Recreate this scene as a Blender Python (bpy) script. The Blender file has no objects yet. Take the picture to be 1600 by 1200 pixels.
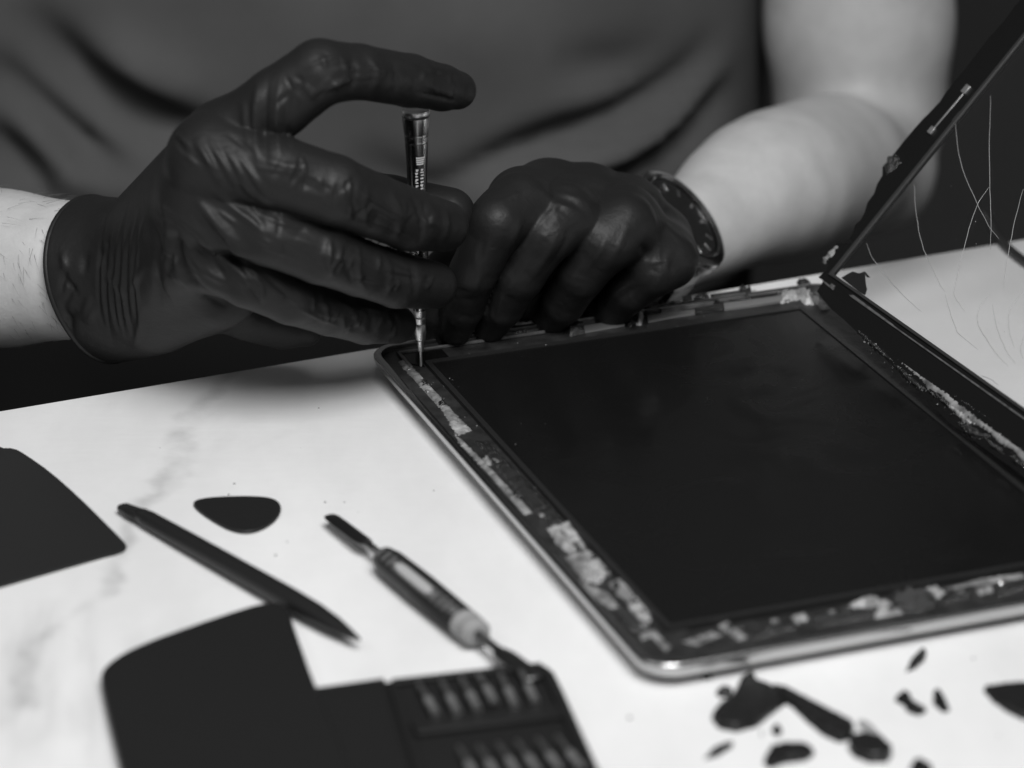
import bpy, bmesh, math, random
import numpy as np
from mathutils import Vector, Matrix, noise
from mathutils.geometry import tessellate_polygon

# ------------------------------------------------------------------ camera, world, lights, exposure
SC = bpy.context.scene
COL = SC.collection
MM = 0.001
F_PX, PITCH, CAM_H = 5193.0, 0.40521091, 426.59          # focal length (px of a 1600 px frame), tilt, height in mm
cam_d = bpy.data.cameras.new('camera')
cam = bpy.data.objects.new('camera', cam_d); COL.objects.link(cam)
cam.location = (0, 0, CAM_H * MM)
cam.rotation_euler = (math.pi / 2 - PITCH, 0, 0)
cam_d.sensor_width = 36.0
cam_d.lens = F_PX / 1600 * 36
cam_d.clip_start, cam_d.clip_end = 0.05, 50
cam_d.dof.use_dof = True
cam_d.dof.focus_distance = 1.066
cam_d.dof.aperture_fstop = 8.0
SC.camera = cam

w = bpy.data.worlds.new('World'); SC.world = w; w.use_nodes = True
w.node_tree.nodes['Background'].inputs[0].default_value = (1, 1, 1, 1)
w.node_tree.nodes['Background'].inputs[1].default_value = 0.08

def area(name, loc, target, sx, sy, power):
    l = bpy.data.lights.new(name, 'AREA'); l.shape = 'RECTANGLE'; l.size, l.size_y = sx, sy; l.energy = power
    o = bpy.data.objects.new(name, l); COL.objects.link(o); o.location = loc
    o.rotation_euler = (Vector(target) - Vector(loc)).to_track_quat('-Z', 'Y').to_euler()
    return o
area('key_softbox_lamp', (0.10, 0.38, 0.80), (0.0, 0.92, 0.0), 0.46, 0.46, 3.35).data.spread = math.radians(95)
area('added_fill_light', (-0.75, 0.45, 0.95), (0.02, 1.0, 0.02), 0.35, 0.35, 1.5)  # weak fill added from the left, no known lamp stands there

SC.view_settings.view_transform = 'Standard'
SC.view_settings.look = 'None'
SC.view_settings.exposure = 0
SC.view_settings.gamma = 1
SC.render.engine = 'CYCLES'
SC.cycles.use_denoising = True
SC.cycles.max_bounces = 8
SC.cycles.transparent_max_bounces = 16

# ------------------------------------------------------------------ measuring helpers (mm)
FW = np.array([0, math.cos(PITCH), -math.sin(PITCH)]); RT = np.array([1.0, 0, 0]); UP = np.cross(RT, FW)
EYE = np.array([0, 0, CAM_H])
def ray(px, py): return FW + RT * (px - 800) / F_PX - UP * (py - 600) / F_PX
def at(px, py, Y):                                   # point of a sight line at distance Y from the viewer
    r = ray(px, py); return EYE + r * (Y / r[1])
def on(px, py, z=0.0):                               # point of a sight line at height z
    r = ray(px, py); return EYE + r * ((z - CAM_H) / r[2])
def on_plane(px, py, o, n):
    r = ray(px, py); return EYE + r * (np.dot(o - EYE, n) / np.dot(r, n))
def to_px(X):
    d = X - EYE; z = d @ FW
    return np.stack([800 + F_PX * (d @ RT) / z, 600 - F_PX * (d @ UP) / z], -1)
rnd = random.Random(7)

# ------------------------------------------------------------------ materials
def mat(name, col=0.5, rough=0.5, metal=0.0, spec=0.5, bump=None, var=None, coat=0.0, sss=0.0):
    """bump=(scale, strength, distance, detail, (stretch)), var=(scale, low, high, detail) colour variation"""
    m = bpy.data.materials.new(name); m.use_nodes = True
    nt = m.node_tree; b = nt.nodes['Principled BSDF']
    b.inputs['Base Color'].default_value = (col, col, col, 1)
    b.inputs['Roughness'].default_value = rough; b.inputs['Metallic'].default_value = metal
    b.inputs['Specular IOR Level'].default_value = spec; b.inputs['Coat Weight'].default_value = coat
    if sss: b.inputs['Subsurface Weight'].default_value = sss; b.inputs['Subsurface Radius'].default_value = (.004, .004, .004)
    tc = nt.nodes.new('ShaderNodeTexCoord')
    def noise_node(scale, detail, stretch=None, rough_=0.6):
        n = nt.nodes.new('ShaderNodeTexNoise'); n.inputs['Scale'].default_value = scale
        n.inputs['Detail'].default_value = detail; n.inputs['Roughness'].default_value = rough_
        if stretch:
            mp = nt.nodes.new('ShaderNodeMapping'); mp.inputs['Scale'].default_value = stretch
            nt.links.new(tc.outputs['Object'], mp.inputs[0]); nt.links.new(mp.outputs[0], n.inputs['Vector'])
        else: nt.links.new(tc.outputs['Object'], n.inputs['Vector'])
        return n
    if bump:
        n = noise_node(bump[0], bump[3], bump[4] if len(bump) > 4 else None)
        bp = nt.nodes.new('ShaderNodeBump'); bp.inputs['Strength'].default_value = bump[1]; bp.inputs['Distance'].default_value = bump[2]
        nt.links.new(n.outputs['Fac'], bp.inputs['Height']); nt.links.new(bp.outputs[0], b.inputs['Normal'])
    if var:
        n = noise_node(var[0], var[3])
        r = nt.nodes.new('ShaderNodeMapRange'); r.inputs[1].default_value = .3; r.inputs[2].default_value = .7
        r.inputs[3].default_value = var[1]; r.inputs[4].default_value = var[2]
        nt.links.new(n.outputs['Fac'], r.inputs[0]); nt.links.new(r.outputs[0], b.inputs['Base Color'])
    return m

def table_material():
    m = mat('pale_marble_laminate', .76, .42, spec=.35)
    nt = m.node_tree; b = nt.nodes['Principled BSDF']; L = nt.links
    tc = nt.nodes.new('ShaderNodeTexCoord')
    mp = nt.nodes.new('ShaderNodeMapping'); mp.inputs['Rotation'].default_value = (0, 0, math.radians(62)); mp.inputs['Scale'].default_value = (1, .45, 1)
    L.new(tc.outputs['Object'], mp.inputs[0])
    n1 = nt.nodes.new('ShaderNodeTexNoise'); n1.inputs['Scale'].default_value = 9; n1.inputs['Detail'].default_value = 8; n1.inputs['Distortion'].default_value = .7
    L.new(mp.outputs[0], n1.inputs['Vector'])
    sub = nt.nodes.new('ShaderNodeMath'); sub.operation = 'SUBTRACT'; sub.inputs[1].default_value = .5; L.new(n1.outputs['Fac'], sub.inputs[0])
    ab = nt.nodes.new('ShaderNodeMath'); ab.operation = 'ABSOLUTE'; L.new(sub.outputs[0], ab.inputs[0])
    v = nt.nodes.new('ShaderNodeMapRange'); v.inputs[1].default_value = 0; v.inputs[2].default_value = .035; v.inputs[3].default_value = 1; v.inputs[4].default_value = 0; L.new(ab.outputs[0], v.inputs[0])
    n2 = nt.nodes.new('ShaderNodeTexNoise'); n2.inputs['Scale'].default_value = 5; n2.inputs['Detail'].default_value = 3; L.new(tc.outputs['Object'], n2.inputs['Vector'])
    g = nt.nodes.new('ShaderNodeMapRange'); g.inputs[1].default_value = .5; g.inputs[2].default_value = .75; g.inputs[3].default_value = 0; g.inputs[4].default_value = .30; L.new(n2.outputs['Fac'], g.inputs[0])
    mu = nt.nodes.new('ShaderNodeMath'); mu.operation = 'MULTIPLY'; L.new(v.outputs[0], mu.inputs[0]); L.new(g.outputs[0], mu.inputs[1])
    n3 = nt.nodes.new('ShaderNodeTexNoise'); n3.inputs['Scale'].default_value = 14; n3.inputs['Detail'].default_value = 9; n3.inputs['Roughness'].default_value = .65; L.new(mp.outputs[0], n3.inputs['Vector'])
    c = nt.nodes.new('ShaderNodeMapRange'); c.inputs[1].default_value = .3; c.inputs[2].default_value = .7; c.inputs[3].default_value = .66; c.inputs[4].default_value = .79; L.new(n3.outputs['Fac'], c.inputs[0])
    s2 = nt.nodes.new('ShaderNodeMath'); s2.operation = 'SUBTRACT'; L.new(c.outputs[0], s2.inputs[0]); L.new(mu.outputs[0], s2.inputs[1])
    # one long vein crossing the left of the table, broken up by noise
    dt = nt.nodes.new('ShaderNodeVectorMath'); dt.operation = 'DOT_PRODUCT'; dt.inputs[1].default_value = (.985, -.17, 0); L.new(tc.outputs['Object'], dt.inputs[0])
    n5 = nt.nodes.new('ShaderNodeTexNoise'); n5.inputs['Scale'].default_value = 22; n5.inputs['Detail'].default_value = 6; L.new(tc.outputs['Object'], n5.inputs['Vector'])
    ma = nt.nodes.new('ShaderNodeMath'); ma.operation = 'MULTIPLY_ADD'; ma.inputs[1].default_value = .05; L.new(n5.outputs['Fac'], ma.inputs[0]); L.new(dt.outputs['Value'], ma.inputs[2])
    of = nt.nodes.new('ShaderNodeMath'); of.operation = 'ADD'; of.inputs[1].default_value = .2635-.025; L.new(ma.outputs[0], of.inputs[0])
    av = nt.nodes.new('ShaderNodeMath'); av.operation = 'ABSOLUTE'; L.new(of.outputs[0], av.inputs[0])
    vv = nt.nodes.new('ShaderNodeMapRange'); vv.interpolation_type = 'SMOOTHSTEP'; vv.inputs[1].default_value = 0; vv.inputs[2].default_value = .0065; vv.inputs[3].default_value = .22; vv.inputs[4].default_value = 0; L.new(av.outputs[0], vv.inputs[0])
    n6 = nt.nodes.new('ShaderNodeTexNoise'); n6.inputs['Scale'].default_value = 60; n6.inputs['Detail'].default_value = 5; L.new(tc.outputs['Object'], n6.inputs['Vector'])
    g6 = nt.nodes.new('ShaderNodeMapRange'); g6.inputs[1].default_value = .35; g6.inputs[2].default_value = .68; L.new(n6.outputs['Fac'], g6.inputs[0])
    m6 = nt.nodes.new('ShaderNodeMath'); m6.operation = 'MULTIPLY'; L.new(vv.outputs[0], m6.inputs[0]); L.new(g6.outputs[0], m6.inputs[1])
    s3 = nt.nodes.new('ShaderNodeMath'); s3.operation = 'SUBTRACT'; L.new(s2.outputs[0], s3.inputs[0]); L.new(m6.outputs[0], s3.inputs[1])
    L.new(s3.outputs[0], b.inputs['Base Color'])
    n4 = nt.nodes.new('ShaderNodeTexNoise'); n4.inputs['Scale'].default_value = 260; n4.inputs['Detail'].default_value = 4
    mp2 = nt.nodes.new('ShaderNodeMapping'); mp2.inputs['Scale'].default_value = (.35, 1, 1); L.new(tc.outputs['Object'], mp2.inputs[0]); L.new(mp2.outputs[0], n4.inputs['Vector'])
    bp = nt.nodes.new('ShaderNodeBump'); bp.inputs['Strength'].default_value = .15; bp.inputs['Distance'].default_value = .0006; L.new(n4.outputs['Fac'], bp.inputs['Height']); L.new(bp.outputs[0], b.inputs['Normal'])
    return m

def glass_material():
    m = bpy.data.materials.new('clear_touch_glass'); m.use_nodes = True
    nt = m.node_tree; nt.nodes.remove(nt.nodes['Principled BSDF']); out = nt.nodes['Material Output']
    t = nt.nodes.new('ShaderNodeBsdfTransparent'); t.inputs[0].default_value = (.988, .988, .988, 1)
    g = nt.nodes.new('ShaderNodeBsdfGlossy'); g.inputs['Roughness'].default_value = .04
    ge = nt.nodes.new('ShaderNodeNewGeometry'); dt = nt.nodes.new('ShaderNodeVectorMath'); dt.operation = 'DOT_PRODUCT'
    nt.links.new(ge.outputs['Incoming'], dt.inputs[0]); nt.links.new(ge.outputs['Normal'], dt.inputs[1])
    def mth(op, a_, v=None):
        n = nt.nodes.new('ShaderNodeMath'); n.operation = op; nt.links.new(a_, n.inputs[0])
        if v is not None: n.inputs[1].default_value = v
        return n.outputs[0]
    c_ = mth('ABSOLUTE', dt.outputs['Value']); inv = nt.nodes.new('ShaderNodeMath'); inv.operation = 'SUBTRACT'; inv.inputs[0].default_value = 1; nt.links.new(c_, inv.inputs[1])
    fr = nt.nodes.new('ShaderNodeMath'); fr.operation = 'MULTIPLY_ADD'; nt.links.new(mth('POWER', inv.outputs[0], 5.0), fr.inputs[0]); fr.inputs[1].default_value = .95; fr.inputs[2].default_value = .04
    mx = nt.nodes.new('ShaderNodeMixShader')
    nt.links.new(fr.outputs[0], mx.inputs[0]); nt.links.new(t.outputs[0], mx.inputs[1]); nt.links.new(g.outputs[0], mx.inputs[2])
    nt.links.new(mx.outputs[0], out.inputs['Surface'])
    return m

M = dict(
    table=table_material(),
    glove=mat('black_nitrile_rubber', .0125, .50, spec=.27, bump=(330, .35, .0007, 6)),
    skin=mat('skin', .50, .48, spec=.35, var=(70, .45, .54, 8), bump=(650, .35, .0004, 6), sss=.15),
    shirt=mat('grey_jersey_cloth', .09, .95, spec=.1, bump=(900, .3, .0006, 3), var=(14, .078, .10, 5)),
    wall=mat('dark_room_wall', .13, .9, spec=.1),
    trouser=mat('dark_trouser_cloth', .010, .95, spec=.1),
    alu=mat('brushed_aluminium', .50, .26, metal=1.0, bump=(500, .1, .0003, 4)),
    dark_alu=mat('anodised_ledge', .02, .4, metal=.0, bump=(260, .4, .0006, 6), var=(160, .010, .034, 5)),
    screen=mat('black_display_glass', .007, .2, spec=.2),
    black_frame=mat('black_display_frame', .017, .38, spec=.4, bump=(600, .3, .0005, 4)),
    ink=mat('black_bezel_ink', .008, .3, spec=.2, bump=(30, .05, .001, 2)),
    adhesive=mat('grey_adhesive_residue', .2, .42, spec=.5, bump=(260, .7, .0010, 6), var=(150, .05, .34, 6)),
    adhesive_w=mat('white_adhesive_residue', .42, .32, spec=.6, bump=(240, .7, .0010, 6), var=(170, .08, .50, 6)),
    gunk=mat('shiny_black_adhesive', .02, .18, spec=.8, bump=(500, 1.0, .0014, 6)),
    crack=mat('fractured_glass_edge', .34, .25, spec=.8),
    strip=mat('grey_gasket_strip', .032, .45, spec=.5),
    strip_l=mat('pale_gasket_strip', .09, .4, spec=.5, var=(300, .05, .15, 4)),
    comp=mat('grey_component_metal', .40, .35, metal=.7),
    plastic=mat('black_nylon_plastic', .014, .45, spec=.3, bump=(300, .12, .0005, 5)),
    card=mat('black_matte_card', .016, .55, spec=.3, bump=(500, .1, .0003, 4)),
    case=mat('black_case_plastic', .012, .50, spec=.28, bump=(700, .25, .0004, 4)),
    steel=mat('polished_steel', .70, .34, metal=1.0),
    dark_steel=mat('dark_chrome', .22, .34, metal=1.0),
    inlay=mat('pale_silver_inlay', .38, .45, spec=.4),
    inlay2=mat('grey_inlay_border', .11, .45),
    mark=mat('engraved_light_lettering', .55, .5),
    shard=mat('black_glass_shard', .014, .2, spec=.4, bump=(120, .15, .0006, 3)),
    shard_clear=mat('grey_glass_crumb', .30, .2, spec=.8),
    glint=mat('bright_glint_metal', .7, .12, metal=.8),  # bright metal that stands in for glints on the torn adhesive
    collar=mat('satin_grey_collar', .26, .5, spec=.3),
    watch_steel=mat('dark_watch_steel', .30, .2, metal=1.0),
    cable=mat('black_cable_rubber', .015, .45),
    dial=mat('dark_watch_dial', .02, .3),
    glass=glass_material(),
)

_n = M['screen'].node_tree; _t = _n.nodes.new('ShaderNodeTexCoord'); _a = _n.nodes.new('ShaderNodeTexNoise'); _a.inputs['Scale'].default_value = 38; _a.inputs['Detail'].default_value = 7; _a.inputs['Distortion'].default_value = 1.2
_r = _n.nodes.new('ShaderNodeMapRange'); _r.inputs[1].default_value = .35; _r.inputs[2].default_value = .7; _r.inputs[3].default_value = .10; _r.inputs[4].default_value = .36
_n.links.new(_t.outputs['Object'], _a.inputs['Vector']); _n.links.new(_a.outputs['Fac'], _r.inputs[0]); _n.links.new(_r.outputs[0], _n.nodes['Principled BSDF'].inputs['Roughness'])
# ------------------------------------------------------------------ object helpers: meshes are in world mm unless local=True
def thing(name, label, cat, base, group=None):
    o = bpy.data.objects.new(name, None); COL.objects.link(o); o.empty_display_size = .02
    o.location = Vector(base) * MM; o['label'] = label; o['category'] = cat
    if group: o['group'] = group
    return o
def tag(o, label, cat, group=None):
    o['label'] = label; o['category'] = cat
    if group: o['group'] = group
    return o
def obj(name, verts, faces, m, parent=None, smooth=True, local=False):
    me = bpy.data.meshes.new(name)
    me.from_pydata([tuple(v) for v in (np.asarray(verts, float) * MM)], [], [tuple(int(i) for i in f) for f in faces]); me.update()
    if smooth: me.shade_smooth()
    o = bpy.data.objects.new(name, me); COL.objects.link(o)
    if m: me.materials.append(m)
    if parent:
        o.parent = parent
        if not local: o.matrix_parent_inverse = parent_world(parent).inverted()
    return o
def parent_world(p):
    mw = p.matrix_basis.copy()
    if p.parent: mw = parent_world(p.parent) @ p.matrix_parent_inverse @ mw
    return mw
def bevel(o, wmm, seg=2, ang=35):
    md = o.modifiers.new('bevel', 'BEVEL'); md.width = wmm * MM; md.segments = seg; md.limit_method = 'ANGLE'; md.angle_limit = math.radians(ang)
    o.data.shade_smooth()
    try: o.data.set_sharp_from_angle(angle=math.radians(40))
    except Exception: pass
    return o
def flat_edges(o, a=35):
    try: o.data.set_sharp_from_angle(angle=math.radians(a))
    except Exception: pass
    return o

def slab(name, outer, thick, m, parent=None, holes=(), O=None, e1=None, e2=None, bev=0.0):
    """extruded 2-d outline. outer = list of (a,b) in frame (O,e1,e2); the slab grows along e1 x e2"""
    O = np.zeros(3) if O is None else O; e1 = np.array([1., 0, 0]) if e1 is None else e1; e2 = np.array([0, 1., 0]) if e2 is None else e2
    n = np.cross(e1, e2); n = n / np.linalg.norm(n)
    loops = [list(outer)] + [list(h) for h in holes]
    flat = [p for l in loops for p in l]
    tri = tessellate_polygon([[Vector((p[0], p[1], 0)) for p in l] for l in loops])
    N = len(flat)
    V = [O + e1 * p[0] + e2 * p[1] for p in flat] + [O + e1 * p[0] + e2 * p[1] + n * thick for p in flat]
    Fc = []
    for t in tri:
        a, b, c = [flat[i] for i in t]
        if (b[0]-a[0])*(c[1]-a[1]) - (b[1]-a[1])*(c[0]-a[0]) < 0: t = (t[0], t[2], t[1])
        Fc.append((t[0]+N, t[1]+N, t[2]+N)); Fc.append((t[2], t[1], t[0]))
    k = 0
    for l in loops:
        for i in range(len(l)):
            a, b = k+i, k+(i+1) % len(l); Fc.append((a, b, b+N, a+N))
        k += len(l)
    me_o = obj(name, V, Fc, m, parent, smooth=False)
    bm = bmesh.new(); bm.from_mesh(me_o.data); bmesh.ops.recalc_face_normals(bm, faces=bm.faces)
    if bev: bmesh.ops.dissolve_limit(bm, angle_limit=.01, verts=bm.verts, edges=bm.edges)
    bm.to_mesh(me_o.data); bm.free()
    if bev: bevel(me_o, bev)
    return me_o

def chaikin(pts, n=2, closed=True):
    pts = [np.array(p, float) for p in pts]
    for _ in range(n):
        q = []
        rng = range(len(pts)) if closed else range(len(pts)-1)
        if not closed: q.append(pts[0])
        for i in rng:
            a, b = pts[i], pts[(i+1) % len(pts)]; q += [a*.75+b*.25, a*.25+b*.75]
        if not closed: q.append(pts[-1])
        pts = q
    return pts
def round_rect(x0, y0, x1, y1, r, n=6):
    P = []
    for cx, cy, a0 in ((x1-r, y1-r, 0), (x0+r, y1-r, 90), (x0+r, y0+r, 180), (x1-r, y0+r, 270)):
        for i in range(n+1):
            a = math.radians(a0 + 90*i/n); P.append((cx+r*math.cos(a), cy+r*math.sin(a)))
    return P
def px_outline(pts, z, jitter=0.0, smooth=1, seed=0):     # table outline from measured points
    P = chaikin(pts, smooth) if smooth else [np.array(p, float) for p in pts]
    r = random.Random(seed)
    return [on(p[0]+r.uniform(-jitter, jitter), p[1]+r.uniform(-jitter, jitter), z)[:2] for p in P]

def lathe(name, prof, O, axis, m, parent=None, seg=40, ref=None, local=False):
    axis = np.array(axis, float); axis /= np.linalg.norm(axis)
    ref = np.array([1., 0, 0]) if ref is None else ref
    if abs(np.dot(ref, axis)) > .9: ref = np.array([0, 1., 0])
    a = np.cross(axis, ref); a /= np.linalg.norm(a); b = np.cross(axis, a)
    V, Fc = [], []
    for s, r in prof:
        for k in range(seg):
            t = 2*math.pi*k/seg; V.append(O + axis*s + (a*math.cos(t)+b*math.sin(t))*max(r, .001))
    for i in range(len(prof)-1):
        for k in range(seg):
            p, q = i*seg+k, i*seg+(k+1) % seg; Fc.append((p, q, q+seg, p+seg))
    Fc.append(tuple(range(seg-1, -1, -1))); Fc.append(tuple((len(prof)-1)*seg+k for k in range(seg)))
    o = obj(name, V, Fc, m, parent, local=local)
    bm = bmesh.new(); bm.from_mesh(o.data); bmesh.ops.recalc_face_normals(bm, faces=bm.faces); bm.to_mesh(o.data); bm.free()
    return flat_edges(o)
def tube(name, pts, r, m, parent=None, seg=8, closed=False, local=False):
    P = [np.array(p, float) for p in pts]; n = len(P)
    rr = r if hasattr(r, '__len__') else [r]*n
    V, Fc = [], []; last = np.array([0, 0, 1.])
    for i in range(n):
        t = P[(i+1) % n]-P[i-1] if closed else P[min(i+1, n-1)]-P[max(i-1, 0)]
        t = t/(np.linalg.norm(t)+1e-9)
        a = last - t*np.dot(last, t)
        if np.linalg.norm(a) < 1e-3: a = np.cross(t, [1., .3, 0])
        a /= np.linalg.norm(a); last = a; b = np.cross(t, a)
        for k in range(seg):
            an = 2*math.pi*k/seg; V.append(P[i]+(a*math.cos(an)+b*math.sin(an))*rr[i])
    for i in range(n if closed else n-1):
        j = (i+1) % n
        for k in range(seg):
            Fc.append((i*seg+k, i*seg+(k+1) % seg, j*seg+(k+1) % seg, j*seg+k))
    if not closed:
        Fc.append(tuple(range(seg-1, -1, -1))); Fc.append(tuple((n-1)*seg+k for k in range(seg)))
    return obj(name, V, Fc, m, parent, local=local)
def box(name, O, e1, e2, e3, m, parent=None, bev=.2, local=False):   # O corner, edge vectors
    V = [O + e1*i + e2*j + e3*k for k in (0, 1) for j in (0, 1) for i in (0, 1)]
    Fc = [(0, 2, 3, 1), (4, 5, 7, 6), (0, 1, 5, 4), (2, 6, 7, 3), (0, 4, 6, 2), (1, 3, 7, 5)]
    o = obj(name, V, Fc, m, parent, smooth=False, local=local)
    return bevel(o, bev) if bev else o

# ------------------------------------------------------------------ implicit-surface modeller (numpy surface nets)
def smin(a, b, k):
    h = np.maximum(k-np.abs(a-b), 0)/k
    return np.minimum(a, b) - h*h*k*.25
class Field:
    def __init__(s, lo, hi, res):
        s.lo = np.array(lo, float); s.res = res
        s.n = np.ceil((np.array(hi)-s.lo)/res).astype(int)+1
        s.ax = [(s.lo[i]+np.arange(s.n[i])*res).astype(np.float32) for i in range(3)]
    def empty(s): return np.full(s.n, 60.0, np.float32)
    def cone(s, F, a, b, ra, rb, k, margin=16, sq=None):
        a = np.array(a, float); b = np.array(b, float); R = max(ra, rb)+margin
        i0 = np.clip(np.floor((np.minimum(a, b)-R-s.lo)/s.res).astype(int), 0, s.n-1)
        i1 = np.clip(np.ceil((np.maximum(a, b)+R-s.lo)/s.res).astype(int)+1, 1, s.n)
        sl = tuple(slice(i0[i], i1[i]) for i in range(3))
        X = s.ax[0][sl[0]][:, None, None]; Y = s.ax[1][sl[1]][None, :, None]; Z = s.ax[2][sl[2]][None, None, :]
        ba = b-a; L2 = max(float(ba@ba), 1e-6)
        h = np.clip(((X-a[0])*ba[0]+(Y-a[1])*ba[1]+(Z-a[2])*ba[2])/L2, 0, 1)
        d = np.sqrt((X-a[0]-h*ba[0])**2+(Y-a[1]-h*ba[1])**2+(Z-a[2]-h*ba[2])**2)-(ra+(rb-ra)*h)
        F[sl] = smin(F[sl], d.astype(np.float32), k)
    def cut(s, F, o, n):                              # keep the side where (p-o).n < 0
        X = s.ax[0][:, None, None]; Y = s.ax[1][None, :, None]; Z = s.ax[2][None, None, :]
        np.maximum(F, ((X-o[0])*n[0]+(Y-o[1])*n[1]+(Z-o[2])*n[2]).astype(np.float32), out=F)
    def mesh(s, F, relax=1):
        nx, ny, nz = F.shape; neg = F < 0
        c = np.zeros((nx-1, ny-1, nz-1), np.int8)
        for i in (0, 1):
            for j in (0, 1):
                for k in (0, 1): c += neg[i:nx-1+i, j:ny-1+j, k:nz-1+k]
        act = (c > 0) & (c < 8); idx = -np.ones(act.shape, np.int64); cells = np.argwhere(act); idx[act] = np.arange(len(cells))
        acc = np.zeros((len(cells), 3)); cnt = np.zeros(len(cells))
        for ax in range(3):
            oth = [q for q in range(3) if q != ax]
            for p in (0, 1):
                for q in (0, 1):
                    o0 = np.zeros(3, int); o0[oth[0]] = p; o0[oth[1]] = q; o1 = o0.copy(); o1[ax] = 1
                    f0 = F[tuple((cells+o0).T)]; f1 = F[tuple((cells+o1).T)]
                    cr = (f0 < 0) != (f1 < 0); t = np.where(cr, f0/np.where(cr, f0-f1, 1), 0)
                    pt = np.tile(o0.astype(float), (len(cells), 1)); pt[:, ax] = t
                    acc += pt*cr[:, None]; cnt += cr
        V = s.lo+(cells+acc/cnt[:, None])*s.res
        Q = []
        for ax in range(3):
            u, v = (ax+1) % 3, (ax+2) % 3
            sa = [slice(None)]*3; sb = [slice(None)]*3; sa[ax] = slice(0, -1); sb[ax] = slice(1, None)
            d = neg[tuple(sa)].astype(np.int8)-neg[tuple(sb)].astype(np.int8)
            e = np.argwhere(d != 0); sg = d[d != 0]
            ok = (e[:, u] > 0) & (e[:, v] > 0) & (e[:, u] < F.shape[u]-1) & (e[:, v] < F.shape[v]-1); e = e[ok]; sg = sg[ok]
            def g(du, dv):
                w_ = e.copy(); w_[:, u] += du; w_[:, v] += dv; return idx[tuple(w_.T)]
            q = np.stack([g(-1, -1), g(0, -1), g(0, 0), g(-1, 0)], 1)
            q[sg < 0] = q[sg < 0][:, ::-1]; Q.append(q)
        Q = np.concatenate(Q); Q = Q[(Q >= 0).all(1)]
        for _ in range(relax):
            A = np.zeros_like(V); N = np.zeros(len(V))
            for k in range(4):
                np.add.at(A, Q[:, k], V[Q[:, (k+1) % 4]]); np.add.at(A, Q[:, k], V[Q[:, (k+3) % 4]]); np.add.at(N, Q[:, k], 2)
            V = V*.5+.5*A/np.maximum(N, 1)[:, None]
        return V, Q
def vnormals(V, Q):
    fn = np.cross(V[Q[:, 2]]-V[Q[:, 0]], V[Q[:, 3]]-V[Q[:, 1]]); N = np.zeros_like(V)
    for k in range(4): np.add.at(N, Q[:, k], fn)
    return N/(np.linalg.norm(N, axis=1)[:, None]+1e-12)
def poly_dist(P, line):
    """2-d distance to a polyline and position 0..1 along it"""
    line = [np.array(p, float) for p in line]; seg = [np.linalg.norm(b-a) for a, b in zip(line, line[1:])]; T = sum(seg)
    best = np.full(len(P), 1e9); pos = np.zeros(len(P)); s = 0
    for a, b, l in zip(line, line[1:], seg):
        h = np.clip(((P-a)@(b-a))/(l*l), 0, 1); d = np.linalg.norm(P-a-h[:, None]*(b-a), axis=1)
        m = d < best; best[m] = d[m]; pos[m] = (s+h[m]*l)/T; s += l
    return best, pos
def folds(V, Q, strokes, gain=1.0):
    """raise (amp > 0) or sink folds along traced lines on the viewer-facing side of a cloth or rubber surface"""
    N = vnormals(V, Q); view = V-EYE; view /= np.linalg.norm(view, axis=1)[:, None]
    face = np.clip(-(N*view).sum(1)*2.2, 0, 1); P = to_px(V); D = np.zeros(len(V))
    for line, amp, wid in strokes:
        amp *= gain
        line = chaikin(line, 2, closed=False)
        lo = np.min(line, 0)-4*wid; hi = np.max(line, 0)+4*wid
        m = np.where((P > lo).all(1) & (P < hi).all(1) & (face > 0))[0]
        if not len(m): continue
        d, s = poly_dist(P[m], line)
        D[m] += amp*np.exp(-(d/wid)**2)*np.clip(np.sin(np.clip(s, .02, .98)*math.pi), 0, 1)**1.3*face[m]
    return V+N*D[:, None]

# ================================================================== THE SETTING
# worktable: a thick top whose far edge runs behind the tablet
A = np.array([-163.8, 973.7]); Bp = np.array([185.7, 1128.8]); ed = (Bp-A)/np.linalg.norm(Bp-A); en = np.array([ed[1], -ed[0]])
c0 = A-ed*500; c1 = Bp+ed*500
top = slab('worktable', [c1, c0, c0+en*900, c1+en*900], 24, M['table'], O=np.array([0, 0, -24.]), bev=1.5)
tag(top, 'white marbled worktable top under the tablet and tools', 'table')
# dark room behind the person
wl = obj('wall', [(-2500, 2600, -1200), (2500, 2600, -1200), (2500, 2600, 2500), (-2500, 2600, 2500)], [(0, 1, 2, 3)], M['wall'], smooth=False); wl['kind'] = 'structure'
fl = obj('floor', [(-2500, -500, -760), (2500, -500, -760), (2500, 2600, -760), (-2500, 2600, -760)], [(0, 1, 2, 3)], M['wall'], smooth=False); fl['kind'] = 'structure'

# ================================================================== PERSON
person = thing('person', 'person in grey shirt and black rubber gloves leaning over the table with a screwdriver', 'person', (-20, 1320, -760))
PX = lambda *a: at(*a)
# ---- body: torso, both arms, hands inside the gloves
R_wr, R_el = PX(215, 425, 1003), PX(-560, 380, 1190)
L_wr, L_el = PX(990, 400, 1070), PX(1362, 266, 1272)
tors = np.array([-107, 1345, 0.])
L_sh = np.array([125., 1340, 330]); R_sh = np.array([-345., 1330, 330])
mid = PX(1215, 290, 1165)
fb = Field((-470, 960, -330), (260, 1500, 420), 3.4)
B = fb.empty()
for dx in (-95, 0, 95):
    fb.cone(B, tors+[dx, 12*abs(dx)/95, -300], tors+[dx*1.15, 12, 330], 92, 88, 40, 40)
fb.cone(B, tors+[0, 20, 330], tors+[0, 25, 420], 70, 55, 40, 40)
arm = fb.empty()
fb.cone(arm, R_sh, R_el, 48, 38, 20, 30)
fb.cone(arm, R_el, (R_el*.4+R_wr*.6), 39, 31, 10, 30); fb.cone(arm, (R_el*.4+R_wr*.6), PX(10, 420, 1028), 31, 26, 6, 30); fb.cone(arm, PX(10, 420, 1028), PX(110, 422, 1016), 26, 22.5, 4, 30)
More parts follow.
